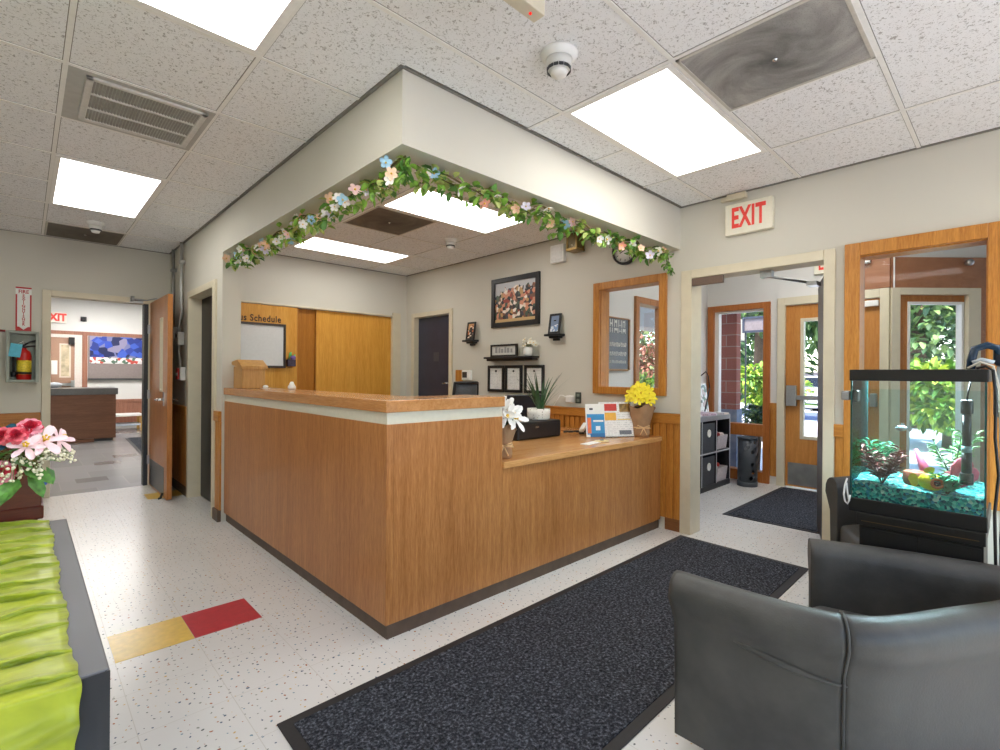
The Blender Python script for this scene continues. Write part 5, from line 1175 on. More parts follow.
# gravel
def mk_gravel():
    t = NT('teal_gravel'); v = t.coord(); vo = t.n('ShaderNodeTexVoronoi'); vo.inputs['Scale'].default_value = 95; t.l(v, vo.inputs['Vector']); sp = t.n('ShaderNodeSeparateColor'); t.l(vo.outputs['Color'], sp.inputs[0])
    c_ = t.ramp(sp.outputs[0], [(0, rgb(30, 150, 142)), (.25, rgb(70, 204, 190)), (.45, rgb(20, 96, 112)), (.6, rgb(120, 226, 208)), (.8, rgb(50, 170, 196)), (.92, rgb(180, 236, 220))], 'CONSTANT')
    t.bsdf(c_, .45, 0, vo.outputs['Distance'], .8, .01); return t.m
k = MB(); NX, NY = 24, 28; vs = []; rg = random.Random(4)
def gz(x, y): return .835 + .022 * (x - ax0) / .34 + .025 * (y - ay0) / .4 * .4 + .006 * math.sin(x * 40) * math.cos(y * 33)
for i in range(NX + 1):
    for j in range(NY + 1):
        x = ax0 + .011 + (ax1 - ax0 - .022) * i / NX; y = ay0 + .011 + (ay1 - ay0 - .022) * j / NY; vs.append((x, y, gz(x, y) + rg.uniform(-.003, .003)))
nb = len(vs)
fs = [(i * (NY + 1) + j, (i + 1) * (NY + 1) + j, (i + 1) * (NY + 1) + j + 1, i * (NY + 1) + j + 1) for i in range(NX) for j in range(NY)]
vs += [(x, y, az0 + .013) for x, y, z in vs]
for seq in ([i * (NY + 1) for i in range(NX + 1)], [i * (NY + 1) + NY for i in range(NX + 1)], list(range(NY + 1)), [NX * (NY + 1) + j for j in range(NY + 1)]):
    for a, b in zip(seq, seq[1:]): fs.append((a, b, b + nb, a + nb))
k.add(vs, fs, 0); o = k.build('gravel', mk_gravel(), t); o['kind'] = 'stuff'
# heater, filter, cords
t = thing('aquarium_heater', 'black tube heater standing inside the aquarium at its right front', 'heater', (2.68, .155, .88)); M_HB = plain((18, 18, 20), .3, 0, .1)
hx, hy = 2.66, .140
MB().cyl((hx, hy, 1.16), (hx, hy, 1.215), .019, 16).build('cap', M_HB, t, bevel=.004); k = MB(); k.cyl((hx, hy, 1.035), (hx, hy, 1.16), .014); k.cyl((hx, hy, .93), (hx, hy, 1.01), .016); k.build('tube', M_HB, t); MB().cyl((hx, hy, 1.01), (hx, hy, 1.035), .0165, 16).build('clear_band', plain((150, 176, 178), .15), t); MB().cyl((hx, hy, .885), (hx, hy, .93), .021, 16).build('end_cap', M_HB, t, bevel=.004)
k = MB(); k.tube([(hx, hy, 1.215), (hx, hy - .004, 1.25), (hx + .02, hy - .012, 1.30)], .003, 6); k.build('cord', M_HB, t)
t = thing('hang_on_filter', 'black and blue hang-on filter at the right end of the aquarium', 'filter', (2.76, .03, 1.2))
k = MB(); k.box(2.69, 2.84, -.016, .068, 1.15, 1.275); k.build('chamber', plain((26, 28, 34), .3, 0, .1), t, bevel=.01); k = MB(); k.box(2.68, 2.85, -.02, .070, 1.345, 1.43); k.build('motor', plain((24, 34, 48), .3, 0, .1), t, bevel=.02, seg=3)
k = MB(); k.tube([(2.70, .045, 1.36), (2.69, .055, 1.415), (2.69, .085, 1.428), (2.69, .12, 1.415), (2.69, .13, 1.37), (2.69, .131, 1.336)], .014, 12); k.build('intake_bend', plain((22, 52, 78), .25, 0, .1), t)
k = MB(); k.box(2.705, 2.80, .01, .060, 1.275, 1.345); k.build('neck', plain((160, 170, 174), .3, 0, .1), t, bevel=.004); k = MB(); k.tube([(2.66, .065, 1.36), (2.662, .10, 1.372), (2.664, .125, 1.36)], .008); k.build('clear_tube', plain((190, 200, 206), .2), t)
t = thing('cord_bundle', 'black and pale cords hanging down the right side of the aquarium', 'cord', (2.7, 0.052, .0))
k = MB(); k.tube([(2.62, 0.112, 1.338), (2.615, 0.087, 1.345), (2.61, 0.067, 1.33), (2.605, 0.058, 1.22), (2.60, 0.060, 1.08), (2.60, 0.050, .94), (2.60, 0.060, .80), (2.60, 0.056, .6), (2.61, 0.052, .2), (2.62, 0.057, .008)], .0052, 8); k.build('black_cord', M_HB, t)
k = MB(); k.tube([(2.63, 0.137, 1.338), (2.625, 0.102, 1.362), (2.62, 0.067, 1.345), (2.615, 0.050, 1.26), (2.62, 0.046, 1.1), (2.62, 0.042, .9), (2.63, 0.044, .5), (2.64, 0.044, .008)], .0045, 8); k.build('pale_cord', plain((206, 204, 190), .4), t)
k = MB(); k.tube([(2.69, 0.002, 1.15), (2.64, 0.034, 1.05), (2.62, 0.038, .9), (2.615, 0.044, .7), (2.62, 0.032, .3), (2.63, 0.032, .008)], .0045, 8); k.build('thin_black_cord', M_HB, t)
t = thing('airline_tube', 'small loop of white tubing at the lower left corner of the aquarium', 'tube', (2.62, 0.524, .70)); k = MB(); k.tube([(2.60, 0.517, .86), (2.59, 0.523, .83), (2.588, 0.527, .79), (2.592, 0.523, .76), (2.592, 0.514, .75), (2.590, 0.508, .765), (2.592, 0.504, .79)], .0035, 8); k.tube([(2.60, 0.519, .84), (2.592, 0.514, .80), (2.590, 0.509, .77)], .003, 8); k.build('tube', M_WHITE, t)
t = thing('glass_magnet', 'grey cleaning magnet clipped to the left side of the aquarium', 'magnet', (2.63, .51, 1.22)); MB().box(2.61, 2.66, .513, .545, 1.200, 1.240).build('outer_pad', plain((150, 150, 148), .4), t, bevel=.006); MB().box(2.612, 2.66, .482, .5015, 1.195, 1.245).build('inner_pad', M_HB, t, bevel=.006)
# life inside the tank
def tank_plant(label, x, y, cols, n, L_, hh, W):
    z = gz(x, y) - .004; t = thing('aquarium_plant', label, 'plant', (x, y, z)); rg = random.Random(int(x * 1000)); st = MB(); lf = MB()
    for i in range(n):
        a = rg.random() * 6.28; top = Vector((x + math.cos(a) * hh * .38, y + math.sin(a) * hh * .42, z + hh * rg.uniform(.6, 1))); top.x = min(max(top.x, ax0 + .03), ax1 - .03); top.y = min(max(top.y, ay0 + .03), ay1 - .03); b = Vector((x, y, z)); st.tube([b, b.lerp(top, .5) + Vector((0, 0, .01)), top], .0016, 5)
        for j in range(14):
            u = .2 + .8 * j / 13; p = b.lerp(top, u); q = rg.random() * 6.28; lf.leaf(p, (math.cos(q), math.sin(q), .5), (0, 0, 1), L_, W, 0)
    st.build('stem', cols[0], t); lf.build('leaf', cols[1], t)
M_PST = plain((40, 70, 40), .5)
tank_plant('dark red feathery plant standing at the left front of the aquarium', 2.665, .405, (plain((96, 44, 36), .5), plain((132, 66, 54), .5, 0, .35, 60)), 11, .042, .165, .013)
tank_plant('fuzzy light green plant in the back left corner of the aquarium', 2.84, .455, (M_PST, plain((70, 176, 120), .5, 0, .3, 60)), 9, .035, .15, .012)
tank_plant('pale green plant behind the heater in the aquarium', 2.85, .19, (M_PST, plain((150, 200, 130), .5, 0, .25, 60)), 9, .04, .22, .012)
tank_plant('low bright green plant at the right front of the aquarium', 2.655, .195, (M_PST, plain((60, 186, 130), .5, 0, .3, 60)), 12, .032, .085, .018)
k = MB(); x, y = 2.665, .243; z = gz(x, y); k.ball((x, y, z + .035), .042, 14, 0, (.75, 1.1, .85)); t = thing('yellow_ornament', 'yellow fish shaped ornament on the aquarium gravel', 'ornament', (x, y, z))
k.build('body', plain((232, 206, 30), .4, 0, .15, 40), t)
k = MB(); k.petal((x, y + .04, z + .035), (0, 1, .4), (-1, 0, 0), .035, .04, 0); k.petal((x, y + .04, z + .03), (0, 1, -.4), (-1, 0, 0), .03, .035, 0); k.petal((x, y, z + .065), (0, .5, 1), (-1, 0, 0), .03, .04, 0); k.build('fin', plain((226, 190, 30), .4), t)
k = MB(); k.lathe([(.020, 0), (.022, .008), (.014, .010), (.012, .0)], (x - .028, y - .018, z + .035), 16, axis=(-1, -.3, 0)); k.build('mouth', plain((214, 110, 40), .4), t); MB().ball((x - .026, y - .019, z + .035), .012, 8).build('mouth_hole', plain((70, 30, 24), .6), t)
k = MB(); x, y = 2.74, .305; z = gz(x, y); k.lathe([(.035, 0), (.042, .02), (.040, .055), (.030, .06), (.026, .045), (.024, .01)], (x, y, z - .003), 18); tag(k.build('clay_pot_ornament', plain((150, 84, 60), .6, 0, .2)), 'small broken terracotta pot on the gravel behind the yellow ornament', 'ornament')
k = MB(); x, y = 2.80, .258; z = gz(x, y) - .004; vs = []
k.tube([(x, y, z), (x - .005, y + .025, z + .07), (x - .01, y + .05, z + .14)], [.014, .018, .006], 10); tag(k.build('pink_ornament', plain((224, 110, 150), .5, 0, .1)), 'slanting pink blade ornament in the middle of the aquarium', 'ornament')
k = MB(); x, y = 2.80, .172; z = gz(x, y); k.petal((x, y + .01, z - .002), (0, -.2, 1), (-1, -.5, 0), .13, .075, .1); k.petal((x, y, z - .002), (.1, -.5, 1), (-1, -.5, 0), .10, .06, .1); k.petal((x + .01, y + .01, z - .002), (.1, .5, 1), (-1, -.5, 0), .07, .05, .1); o = tag(k.build('coral_ornament', plain((240, 112, 130), .5, 0, .15, 40)), 'pink fan coral ornament beside the black heater', 'ornament'); s_ = o.modifiers.new('thick', 'SOLIDIFY'); s_.thickness = .006
x, y, z = 2.70, .345, 1.085; t = thing('fish', 'small pale fish swimming in the middle of the aquarium', 'fish', (x, y, z)); MB().ball((x, y, z), .016, 12, 0, (.45, 1.3, .75)).build('body', plain((190, 206, 214), .3, .3, .2, 60), t); k = MB(); k.petal((x, y - .019, z), (0, -1, .3), (-1, 0, 0), .016, .02, 0); k.petal((x, y - .019, z), (0, -1, -.3), (-1, 0, 0), .016, .02, 0); k.petal((x, y, z + .010), (0, -.6, 1), (-1, 0, 0), .013, .016, 0); k.build('fin', plain((200, 216, 222), .3), t); MB().ball((x - .006, y + .015, z + .003), .0025, 6).build('eye', M_HB, t)

# ================================================================== VESTIBULE CONTENTS
t = thing('cube_shelf', 'black and grey cube storage shelf against the vestibule side wall', 'shelf', (5.7, 2.63, 0)); sy0, sy1 = 2.43, 2.83; sx0, sx1 = 5.04, 6.22
k = MB(); k.box(sx0, sx1, sy0, sy1, .79, .845); lab(k.build('top', plain((132, 136, 146), .3, 0, .05), t, bevel=.003), 'grey shelf top')
M_SHB = plain((34, 35, 40), .45, 0, .1)
k = MB(); k.box(sx0, sx1, sy0, sy1, 0, .06); k.box(sx0, sx1, sy1 - .01, sy1, .06, .79); k.build('carcass', M_SHB, t); M_SHE = plain((196, 198, 204), .4, 0, .05)
cw = (sx1 - sx0 - .03) / 3
for i in range(4): MB().box(sx0 + i * cw, sx0 + i * cw + .03, sy0, sy1 - .01, .06, .79).build('upright', M_SHB, t)
k = MB()
for i in range(3): k.box(sx0 + i * cw + .03, sx0 + (i + 1) * cw, sy0, sy1 - .01, .41, .44)
k.build('shelf', M_SHB, t)
k = MB()
for i in range(4): k.box(sx0 + i * cw + .008, sx0 + i * cw + .022, sy0 - .002, sy0, .06, .79)
k.box(sx0 + .03, sx1 - .03, sy0 - .002, sy0, .418, .432); k.build('pale_edging', M_SHE, t)
def fbin(label, i, z0):
    x0 = sx0 + i * cw + .045; x1 = sx0 + (i + 1) * cw - .015; t = thing('fabric_bin', label, 'storage bin', ((x0 + x1) / 2, 2.6, z0)); k = MB(); y0, y1 = sy0 + .006, sy1 - .03; z1 = z0 + .325
    for q in ((x0, x1, y0, y0 + .012), (x0, x1, y1 - .012, y1), (x0, x0 + .012, y0 + .012, y1 - .012), (x1 - .012, x1, y0 + .012, y1 - .012)): k.box(*q, z0, z1)
    k.box(x0 + .012, x1 - .012, y0 + .012, y1 - .012, z0, z0 + .012); k.build('box', plain((62, 64, 70), .7, 0, .1), t, bevel=.004)
    MB().lathe([(.045, 0), (.045, .006), (.028, .008), (.026, .002)], ((x0 + x1) / 2, y0 - .0005, z0 + .21), 20, axis=(0, -1, 0)).build('grommet', M_WHITE, t)
def basket(label, i, z0, cols):
    x0 = sx0 + i * cw + .05; x1 = sx0 + (i + 1) * cw - .02; t = thing('wire_basket', label, 'basket', ((x0 + x1) / 2, 2.6, z0)); k = MB(); y0, y1 = sy0 + .012, sy0 + .30; h = .16
    for (a, b) in (((x0 + .02, y0 + .01), (x1 - .02, y0 + .01)), ((x1 - .02, y0 + .01), (x1 - .02, y1)), ((x1 - .02, y1), (x0 + .02, y1)), ((x0 + .02, y1), (x0 + .02, y0 + .01))):
        d = Vector((b[0] - a[0], b[1] - a[1], 0)); n_ = Vector((d.y, -d.x, 0)).normalized() * .02
        k.add([(a[0], a[1], z0 + .001), (b[0], b[1], z0 + .001), (b[0] + n_.x, b[1] + n_.y, z0 + h), (a[0] + n_.x, a[1] + n_.y, z0 + h)], [(0, 1, 2, 3)])
    k.add([(x0 + .02, y0 + .01, z0 + .001), (x1 - .02, y0 + .01, z0 + .001), (x1 - .02, y1, z0 + .001), (x0 + .02, y1, z0 + .001)], [(0, 1, 2, 3)])
    o = k.build('basket_body', plain((206, 196, 200), .6, 0, .18, 90), t); s_ = o.modifiers.new('thick', 'SOLIDIFY'); s_.thickness = .006
    rg = random.Random(i * 7 + int(z0 * 100))
    for j in range(9):
        c_ = cols[j % len(cols)]; p = (rg.uniform(x0 + .06, x1 - .06), rg.uniform(y0 + .04, y1 - .04), z0 + .13 + rg.uniform(0, .06)); k = MB(); k.ball(p, .04, 8, 0, (1, .8, .7)); o = k.build('small_toy', plain(c_, .6, 0, .15)); tag(o, 'small coloured item inside ' + label, 'toy', 'items in ' + label)
fbin('dark fabric bin in the upper middle cube of the shelf', 1, .4405); fbin('dark fabric bin in the lower middle cube of the shelf', 1, .0605)
basket('the pale basket in the upper right cube of the shelf', 2, .4405, [(216, 190, 190), (226, 210, 206), (180, 60, 60)]); basket('the pale basket in the lower right cube of the shelf', 2, .0605, [(196, 40, 44), (220, 70, 60), (230, 226, 220)])
basket('the pale basket in the upper left cube of the shelf', 0, .4405, [(230, 206, 60), (236, 226, 200), (120, 120, 124)]); basket('the pale basket in the lower left cube of the shelf', 0, .0605, [(230, 220, 160), (200, 190, 190)])
rg = random.Random(21)
for i in range(9):
    x = 5.35 + i * .09; k = MB(); k.obox((x, 2.56 + rg.uniform(-.08, .08), .8465 + .012), .10, .15, .022, Matrix.Rotation(rg.uniform(-.5, .5), 3, 'Z')); tag(k.build('folded_pamphlet', plain(rg.choice([(226, 206, 216), (236, 232, 230), (216, 190, 204)]), .6, 0, .12, 40)), 'folded pink and white pamphlet on the cube shelf top', 'pamphlet', 'pamphlets on the cube shelf')
t = thing('display_board', 'white patterned display board leaning on the cube shelf top', 'board', (5.65, 2.75, .85)); k = MB(); k.obox((5.98, 2.77, 1.03), .70, .02, .36, Matrix.Rotation(-.12, 3, 'X')); k.build('board', mk_photo('floral_board', rgb(236, 234, 232), .5, 22, 3.0, [(240, 238, 236), (238, 236, 234), (90, 96, 96), (242, 240, 238), (190, 160, 160), (236, 236, 236), (86, 110, 90)]), t)
k = MB(); k.tube([(6.02, 2.60, 1.16), (6.03, 2.62, 1.30), (6.05, 2.66, 1.36), (6.02, 2.72, 1.30), (6.0, 2.74, 1.16)], .008, 6); k.box(5.94, 6.1, 2.56, 2.78, .8465, .86); k.tube([(6.02, 2.66, .86), (6.02, 2.60, 1.16)], .008, 6); tag(k.build('wire_stand', M_BLACK), 'small black wire stand on the right end of the cube shelf', 'stand')
t = thing('side_table', 'small folding table with splayed grey legs just inside the vestibule doorway', 'table', (4.50, 2.42, 0))
MB().box(4.28, 4.70, 2.22, 2.62, .66, .69).build('tabletop', plain((196, 196, 198), .5), t, bevel=.004)
for x_, y_, dx_, dy_ in ((4.66, 2.30, .018, -.185), (4.32, 2.30, -.0, -.0), (4.66, 2.56, .018, .05), (4.32, 2.56, 0, .05)): MB().tube([(x_, y_, .66), (x_ + dx_ * .5, y_ + dy_ * .45, .30), (x_ + dx_, y_ + dy_, .008)], .013, 10).build('leg', plain((120, 122, 126), .4, .4), t)
t = thing('umbrella_stand', 'charcoal cylindrical umbrella stand with cut-out holes', 'umbrella stand', (6.25, 2.24, 0))
def mk_holes():
    t = NT('perforated_charcoal'); v = t.coord(); vo = t.n('ShaderNodeTexVoronoi'); vo.inputs['Scale'].default_value = 14; t.l(v, vo.inputs['Vector']); sp = t.n('ShaderNodeSeparateColor'); t.l(vo.outputs['Color'], sp.inputs[0])
    m = t.math('MULTIPLY', t.math('LESS_THAN', vo.outputs['Distance'], .34), t.math('GREATER_THAN', sp.outputs[0], .3))
    pb = t.n('ShaderNodeBsdfPrincipled'); pb.inputs['Base Color'].default_value = rgb(66, 72, 80); pb.inputs['Roughness'].default_value = .45
    tr = t.n('ShaderNodeBsdfTransparent'); mx = t.n('ShaderNodeMixShader'); t.l(m, mx.inputs[0]); t.l(pb.outputs[0], mx.inputs[1]); t.l(tr.outputs[0], mx.inputs[2]); t.l(mx.outputs[0], t.out.inputs[0]); return t.m
k = MB(); k.lathe([(.108, .05), (.108, .56)], (6.25, 2.24, 0), 36, caps=False); o = k.build('cylinder', mk_holes(), t); s_ = o.modifiers.new('thick', 'SOLIDIFY'); s_.thickness = .004
M_UC = plain((66, 72, 80), .45); k = MB(); k.lathe([(.11, .0), (.112, .004), (.112, .055), (.104, .055), (.104, .01)], (6.25, 2.24, 0), 36); k.build('base', M_UC, t); k = MB(); k.lathe([(.104, .555), (.112, .555), (.112, .585), (.104, .585), (.104, .555)], (6.25, 2.24, 0), 36, caps=False); k.build('rim', M_UC, t)
# blackboard sign
NBX = .05
t = thing('notice_board', 'dark notice board with white lettering on the vestibule side wall', 'notice board', (4.36, YV, 1.35)); MB().box(4.23, 4.60, YV - .016, YV - .003, 1.37, 1.885).build('board', plain((112, 118, 128), .5, 0, .1, 10), t); k = MB(); k.box(4.175, 4.228, YV - .03, YV - .001, 1.33, 1.92); k.box(4.60, 4.625, YV - .03, YV - .001, 1.36, 1.895); k.box(4.228, 4.60, YV - .026, YV - .001, 1.885, 1.90); k.box(4.228, 4.60, YV - .026, YV - .001, 1.35, 1.37); k.build('frame', plain((160, 120, 80), .5, 0, .1), t, bevel=.003)
rg = random.Random(3); k = MB()
for (z, n_, h) in ((1.80, 4, .075), (1.74, 4, .05), (1.615, 8, .026), (1.60, 6, .012), (1.52, 8, .026), (1.505, 6, .012), (1.43, 8, .026)):
    x = 4.262
    for j in range(n_):
        w_ = (.30 / n_) * rg.uniform(.6, .85); k.box(x, x + .010, YV - .0175, YV - .016, z, z + h); k.box(x, x + w_, YV - .0175, YV - .016, z + h * rg.uniform(.2, .8), z + h * .2 + .008 + h * .6 * (j % 2)); k.box(x + w_ - .010, x + w_, YV - .0175, YV - .016, z, z + h); x += .31 / n_
k.build('lettering', M_WHITE, t)
k = MB(); k.ball((4.18, YV - .008, 2.12), .05, 10, 0, (1, .15, 1)); tag(k.build('wall_sticker', plain((170, 214, 232), .5, 0, .05)), 'small pale blue round decal above the notice board', 'decal')

# ================================================================== FAR ROOM CONTENTS
t = thing('far_desk', 'dark brown reception desk in the room beyond the wood door', 'desk', (.6, 12.3, 0)); MB().box(-.9, 1.28, 12.02, 12.06, .05, .88).build('front_panel', M_DESKW, t); MB().box(1.24, 1.28, 12.06, 12.9, .05, .88).build('side_panel', M_DESKW, t); MB().box(-.92, 1.31, 11.99, 12.92, .88, 1.0).build('top', plain((92, 90, 90), .3, 0, .08), t, bevel=.004); MB().box(-.88, 1.24, 12.05, 12.86, 0, .05).build('toe_kick', M_DKGREY, t)
k = MB(); k.box(.25, .95, 11.93, 12.01, 0.0, .06); k.build('step', M_DESKW, t)
t = thing('bulletin_board', 'large bulletin board with blue floral fabric on the far wall', 'bulletin board', (1.6, 14.4, 1.2)); MB().box(1.03, 2.35, 14.36, 14.399, 1.16, 2.12).build('panel', plain((140, 128, 126), .6, 0, .06), t)
MB().box(1.06, 2.33, 14.352, 14.36, 1.60, 2.11).build('blue_fabric', mk_photo('blue_floral', rgb(52, 70, 150), .5, 9, 3.2, [(50, 70, 160), (44, 62, 140), (56, 84, 190), (120, 124, 170), (36, 44, 90), (70, 100, 200), (146, 140, 170)]), t)
MB().box(1.06, 2.33, 14.345, 14.36, 1.50, 1.64).build('flower_border', mk_photo('flower_border_print', rgb(230, 230, 230), .5, 16, 3.0, [(232, 230, 228), (200, 80, 70), (236, 236, 236), (90, 120, 100), (220, 216, 214)]), t)
k = MB(); k.box(1.03, 2.35, 14.33, 14.36, 1.13, 1.16); k.build('ledge', M_DKGREY, t)
t = thing('toy_bench', 'low white bench with yellow wooden legs by the far wall', 'bench', (1.7, 13.9, 0)); MB().box(1.35, 1.95, 13.6, 14.2, .33, .37).build('seat', M_WHITE, t, bevel=.006)
for x in (1.38, 1.90):
    for y in (13.63, 14.15): MB().box(x, x + .05, y, y + .05, 0, .33).build('leg', plain((222, 176, 90), .5), t)
MB().box(1.43, 1.9, 13.64, 14.1, .12, .16).build('shelf', plain((206, 214, 226), .5), t)
t = thing('desk_lamp_object', 'small pale object at the left end of the far desk', 'ornament', (.40, 12.2, 1.0)); k = MB(); k.ball((.40, 12.15, 1.06), .07, 10, 0, (1.6, 1, .8)); k.build('body', plain((206, 210, 220), .5), t)
k = MB(); k.ball((.95, 14.36, 2.48), .05, 10); k.box(.90, 1.0, 14.36, 14.399, 2.43, 2.53); tag(k.build('wall_camera', M_DKGREY), 'small dark camera on the far wall right of the red EXIT sign', 'camera')

# ================================================================== OUTSIDE
def mk_ground(name, c1, c2, s): 
    t = NT(name); v = t.coord(); f = noise(t, v, s, 4); t.bsdf(t.ramp(f, [(.3, rgb(*c1)), (.7, rgb(*c2))]), .9, 0, None, 0, 0, .2); return t.m
M_CONC = mk_ground('concrete_walk', (196, 194, 200), (216, 214, 218), 3); M_ASPH = mk_ground('asphalt', (84, 94, 122), (104, 114, 140), 6); M_LAWN = mk_ground('lawn', (70, 104, 48), (104, 138, 66), 8)
struct(MB().box(4.0, 18, YV + .12, 40, -.16, -.06).build('ground', M_CONC)); struct(MB().box(XV + .12, 18.0, -30, YV + .12, -.16, -.06).build('ground', M_CONC)); struct(MB().box(-25, XV + .12, -30, -1.82, -.16, -.06).build('ground', M_CONC)); struct(MB().box(18, 22, -30, 40, -.17, -.08).build('ground', M_ASPH)); struct(MB().box(22, 27, -30, 40, -.16, -.06).build('ground', M_CONC)); struct(MB().box(27, 90, -60, 80, -.16, -.05).build('ground', M_LAWN))
def mk_brick():
    t = NT('red_brick'); br = t.n('ShaderNodeTexBrick', offset=.5); sx = t.n('ShaderNodeSeparateXYZ'); t.l(t.coord(), sx.inputs[0]); cb = t.n('ShaderNodeCombineXYZ'); t.l(t.math('ADD', sx.outputs[1], sx.outputs[0]), cb.inputs[0]); t.l(sx.outputs[2], cb.inputs[1]); t.l(cb.outputs[0], br.inputs['Vector'])
    br.inputs['Scale'].default_value = 1; br.inputs['Brick Width'].default_value = .30; br.inputs['Row Height'].default_value = .155; br.inputs['Mortar Size'].default_value = .006; br.inputs['Color1'].default_value = rgb(168, 108, 96); br.inputs['Color2'].default_value = rgb(148, 94, 84); br.inputs['Mortar'].default_value = rgb(170, 150, 140)
    t.bsdf(br.outputs['Color'], .85, 0, None, 0, 0, .2); return t.m
t = thing('brick_pier', 'red brick pier outside the vestibule front window', 'pillar', (6.95, 2.65, 0)); MB().box(6.86, 7.00, 2.605, 3.05, .86, 3.1).build('brickwork', mk_brick(), t); MB().box(6.84, 7.02, 2.59, 3.07, -.06, .86).build('plinth', mk_ground('pier_plinth', (120, 134, 156), (150, 160, 176), 12), t)
struct(MB().box(7.5, 9.2, -2.6, 1.4, 3.0, 3.15).build('sun_block_bay', plain((120, 112, 108), .7)))  # unseen slab added to keep direct sun off the bay panelling
struct(MB().box(7.0, 11.5, 4.2, 4.6, 2.10, 2.55).build('roof_canopy', plain((150, 146, 140), .7)))
for cx_ in (11.2,): struct(MB().box(cx_, cx_ + .2, 4.3, 4.5, -.06, 2.10).build('roof_post', plain((150, 146, 140), .7)))
struct(MB().box(XV + .0, 7.5, -1.9, 4.0, 3.0, 3.15).build('sun_block_eave', plain((120, 112, 108), .7)))  # unseen eave slab, shaped to close a gap that let sun onto the header
t = thing('sign_board', 'grey sign board in a dark frame outside the front window', 'sign', (8.9, 2.6, 2.1))
k = MB(); frame_bars(k, 'x', 8.90, 8.95, 2.90, 3.29, 2.05, 2.32, .035); k.build('frame', plain((66, 70, 84), .5), t); MB().box(8.915, 8.94, 2.935, 3.255, 2.085, 2.285).build('panel', plain((150, 136, 134), .6, 0, .1), t); k = MB(); k.box(8.915, 8.935, 2.94, 2.96, -.06, 2.05); k.box(8.915, 8.935, 3.23, 3.25, -.06, 2.05); k.build('post', M_DKGREY, t)

def foliage(n, r, seed, sz, mats):
    rg = random.Random(seed); k = MB(); blobs = [(Vector((rg.uniform(-.6, .6), rg.uniform(-.6, .6), rg.uniform(-.6, .7))), rg.uniform(.35, .6)) for _ in range(9)]
    for i in range(n):
        b, br = rg.choice(blobs); d = Vector((rg.gauss(0, 1), rg.gauss(0, 1), rg.gauss(0, 1))).normalized(); p = (b + d * br * rg.uniform(.75, 1.05)); p = Vector((p.x * r[0], p.y * r[1], p.z * r[2]))
        k.leaf(p, d + Vector((rg.uniform(-.8, .8), rg.uniform(-.8, .8), rg.uniform(-.9, .3))), (0, 0, 1), sz * rg.uniform(.7, 1.3), sz * .55, rg.randrange(len(mats)))
    return k
ML = [plain((84, 116, 64), .6, 0, .4, 3), plain((58, 88, 54), .6, 0, .4, 3), plain((122, 150, 84), .6, 0, .35, 3)]
MD = [plain((50, 84, 54), .6, 0, .4, 3), plain((68, 104, 62), .6, 0, .4, 3)]
MY = [plain((190, 206, 84), .6, 0, .3, 3), plain((140, 180, 70), .6, 0, .3, 3), plain((96, 140, 60), .6, 0, .3, 3)]
MR = [plain((180, 120, 96), .6, 0, .3, 3), plain((150, 96, 80), .6, 0, .3, 3), plain((120, 130, 80), .6, 0, .3, 3)]
M_TRUNK = plain((96, 78, 62), .9, 0, .2, 6)
def tree(label, x, y, z, r, n, sz, mats, seed, kind='tree', trunk=True):
    t = thing(kind, label, kind, (x, y, -.06)); k = foliage(n, r, seed, sz, mats); k.v = [v + Vector((x, y, z)) for v in k.v]; k.build('foliage', mats, t)
    if trunk: k = MB(); k.tube([(x, y, -.06), (x + .1, y, z * .5), (x, y, z + r[2] * .3)], [.06 * r[2] + .04, .05 * r[2] + .03, .02], 8); k.build('trunk', M_TRUNK, t)
tree('bright yellow green shrub outside the vestibule front window', 11.2, 3.7, 1.05, (.7, .7, .42), 1200, .14, MY, 1, 'shrub')
tree('leafy green tree filling the vestibule front window', 13.5, 4.6, 3.2, (1.8, 2.0, 2.3), 2600, .26, ML, 2)
tree('dark evergreen tree beyond the road, left of the entry door glass', 28.5, 10.9, 4.6, (3.0, 3.2, 4.6), 3000, .5, MD, 3)
tree('blue green conifer beyond the road seen in the entry door glass', 29, 4.6, 4.5, (2.6, 2.6, 4.4), 3000, .48, MD, 4)
tree('tall pale green conifer seen in the angled glass door', 17.5, 1.9, 3.8, (1.0, 1.0, 3.6), 2400, .28, ML, 5)
tree('dark conifer behind the tall pale one in the angled glass door', 28.5, .3, 4.0, (2.6, 2.2, 3.2), 2600, .4, MD, 6)
tree('yellow green palm leaved shrub outside the angled glass door', 12.8, .95, 1.05, (1.0, .9, .7), 1900, .22, MY, 7, 'shrub')
tree('reddish shrub outside the vestibule side window', 10.9, 6.2, 1.7, (1.0, .8, .55), 1300, .13, MR, 8, 'shrub')
tree('bright green low shrub outside the vestibule side window', 8.9, 5.0, .85, (.9, .5, .55), 1300, .10, MY, 9, 'shrub')
tree('green hedge tree behind the reddish shrub', 14.5, 9.4, 1.9, (2.2, 2.0, 1.7), 2200, .22, ML, 10)
tree('low dark hedge along the far side of the road', 31, 14, 1.4, (2.5, 5.5, 1.6), 2400, .4, MD, 12)
tree('low dark hedge beyond the road to the right', 30, -4, 1.6, (2.5, 5.5, 1.8), 2400, .4, MD, 13)
for i, (x, y) in enumerate(((7.35, 2.52), (7.5, 2.40), (7.62, 2.66))): tree(('leafy clump at the foot of the brick pier', 'small leafy clump beside the brick pier clump', 'outer leafy clump below the front window')[i], x, y, .74, (.17, .15, .11), 160, .07, ML, 20 + i, 'shrub', True)
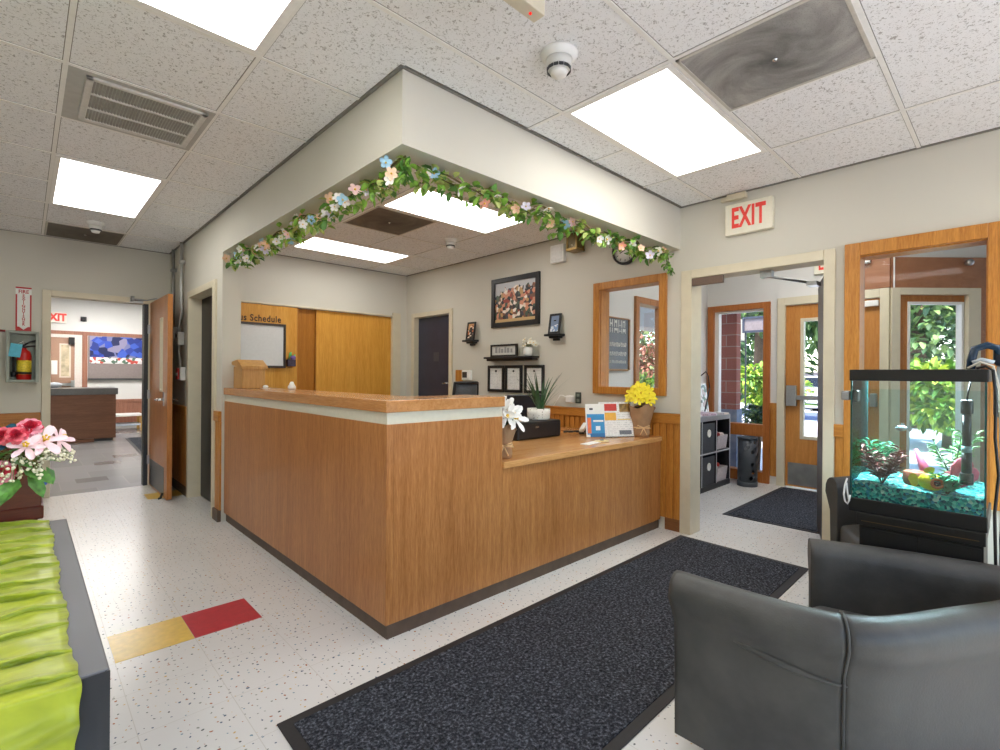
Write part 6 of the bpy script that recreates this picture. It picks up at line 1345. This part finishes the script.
# parked cars across the road
def car(label, x, y, c):
    t = thing('car', label, 'car', (x, y, -.06)); body = [(-2.1, .28), (2.1, .28), (2.15, .55), (2.05, .80), (1.25, .92), (.75, 1.38), (-.95, 1.42), (-1.6, .98), (-2.1, .85)]
    k = MB(); k.prism([(y + a, b - .06) for a, b in body], x - .85, x + .85, 'x'); k.build('body', plain(c, .25, .1), t, bevel=.06, seg=3)
    k = MB(); k.prism([(y + a, b - .06) for a, b in ((1.12, .95), (.70, 1.32), (-.90, 1.35), (-1.42, .97))], x - .86, x + .86, 'x'); k.build('window', plain((40, 46, 58), .15), t)
    for a in (-1.3, 1.3):
        for s_ in (-1, 1): MB().cyl((x + s_ * .70, y + a, .25), (x + s_ * .88, y + a, .25), .31, 20).build('wheel', M_BLACK, t)
car('white parked car across the road seen in the entry door glass', 24.2, 6.2, (226, 228, 234)); car('silver blue parked car across the road, left of the white one', 24.4, 11.6, (170, 180, 200)); car('white parked car across the road seen through the aquarium', 24.0, .6, (220, 224, 230))
struct(MB().box(34, 34.5, -30, 45, -.06, 1.6).build('ground_wall', plain((150, 140, 150), .8)))

# ================================================================== LIGHT
wd = bpy.data.worlds.new('sky'); SC.world = wd; wd.use_nodes = True; wt = wd.node_tree; wt.nodes.clear()
bg = wt.nodes.new('ShaderNodeBackground'); ow = wt.nodes.new('ShaderNodeOutputWorld'); sk = wt.nodes.new('ShaderNodeTexSky'); sk.sky_type = 'NISHITA'; sk.sun_elevation = math.radians(48); sk.sun_rotation = math.radians(-60); sk.sun_disc = False; sk.air_density = 1.0; sk.dust_density = .6
wt.links.new(sk.outputs[0], bg.inputs[0]); bg.inputs[1].default_value = .55; wt.links.new(bg.outputs[0], ow.inputs[0])
sn = bpy.data.lights.new('sun', 'SUN'); so = bpy.data.objects.new('sun', sn); COL.objects.link(so); sn.energy = 9.0; sn.angle = .01; sn.color = (1, .95, .86)
so.rotation_euler = Vector((.25, .52, -.82)).to_track_quat('-Z', 'Y').to_euler()

vs_ = SC.view_settings; vs_.view_transform = 'Standard'; vs_.look = 'None'; vs_.exposure = 0.58; vs_.gamma = 1.0; vs_.use_curve_mapping = False
cy = SC.cycles; cy.max_bounces = 10; cy.diffuse_bounces = 6; cy.glossy_bounces = 4; cy.transparent_max_bounces = 40; cy.sample_clamp_indirect = 6.0; cy.caustics_reflective = False; cy.caustics_refractive = False
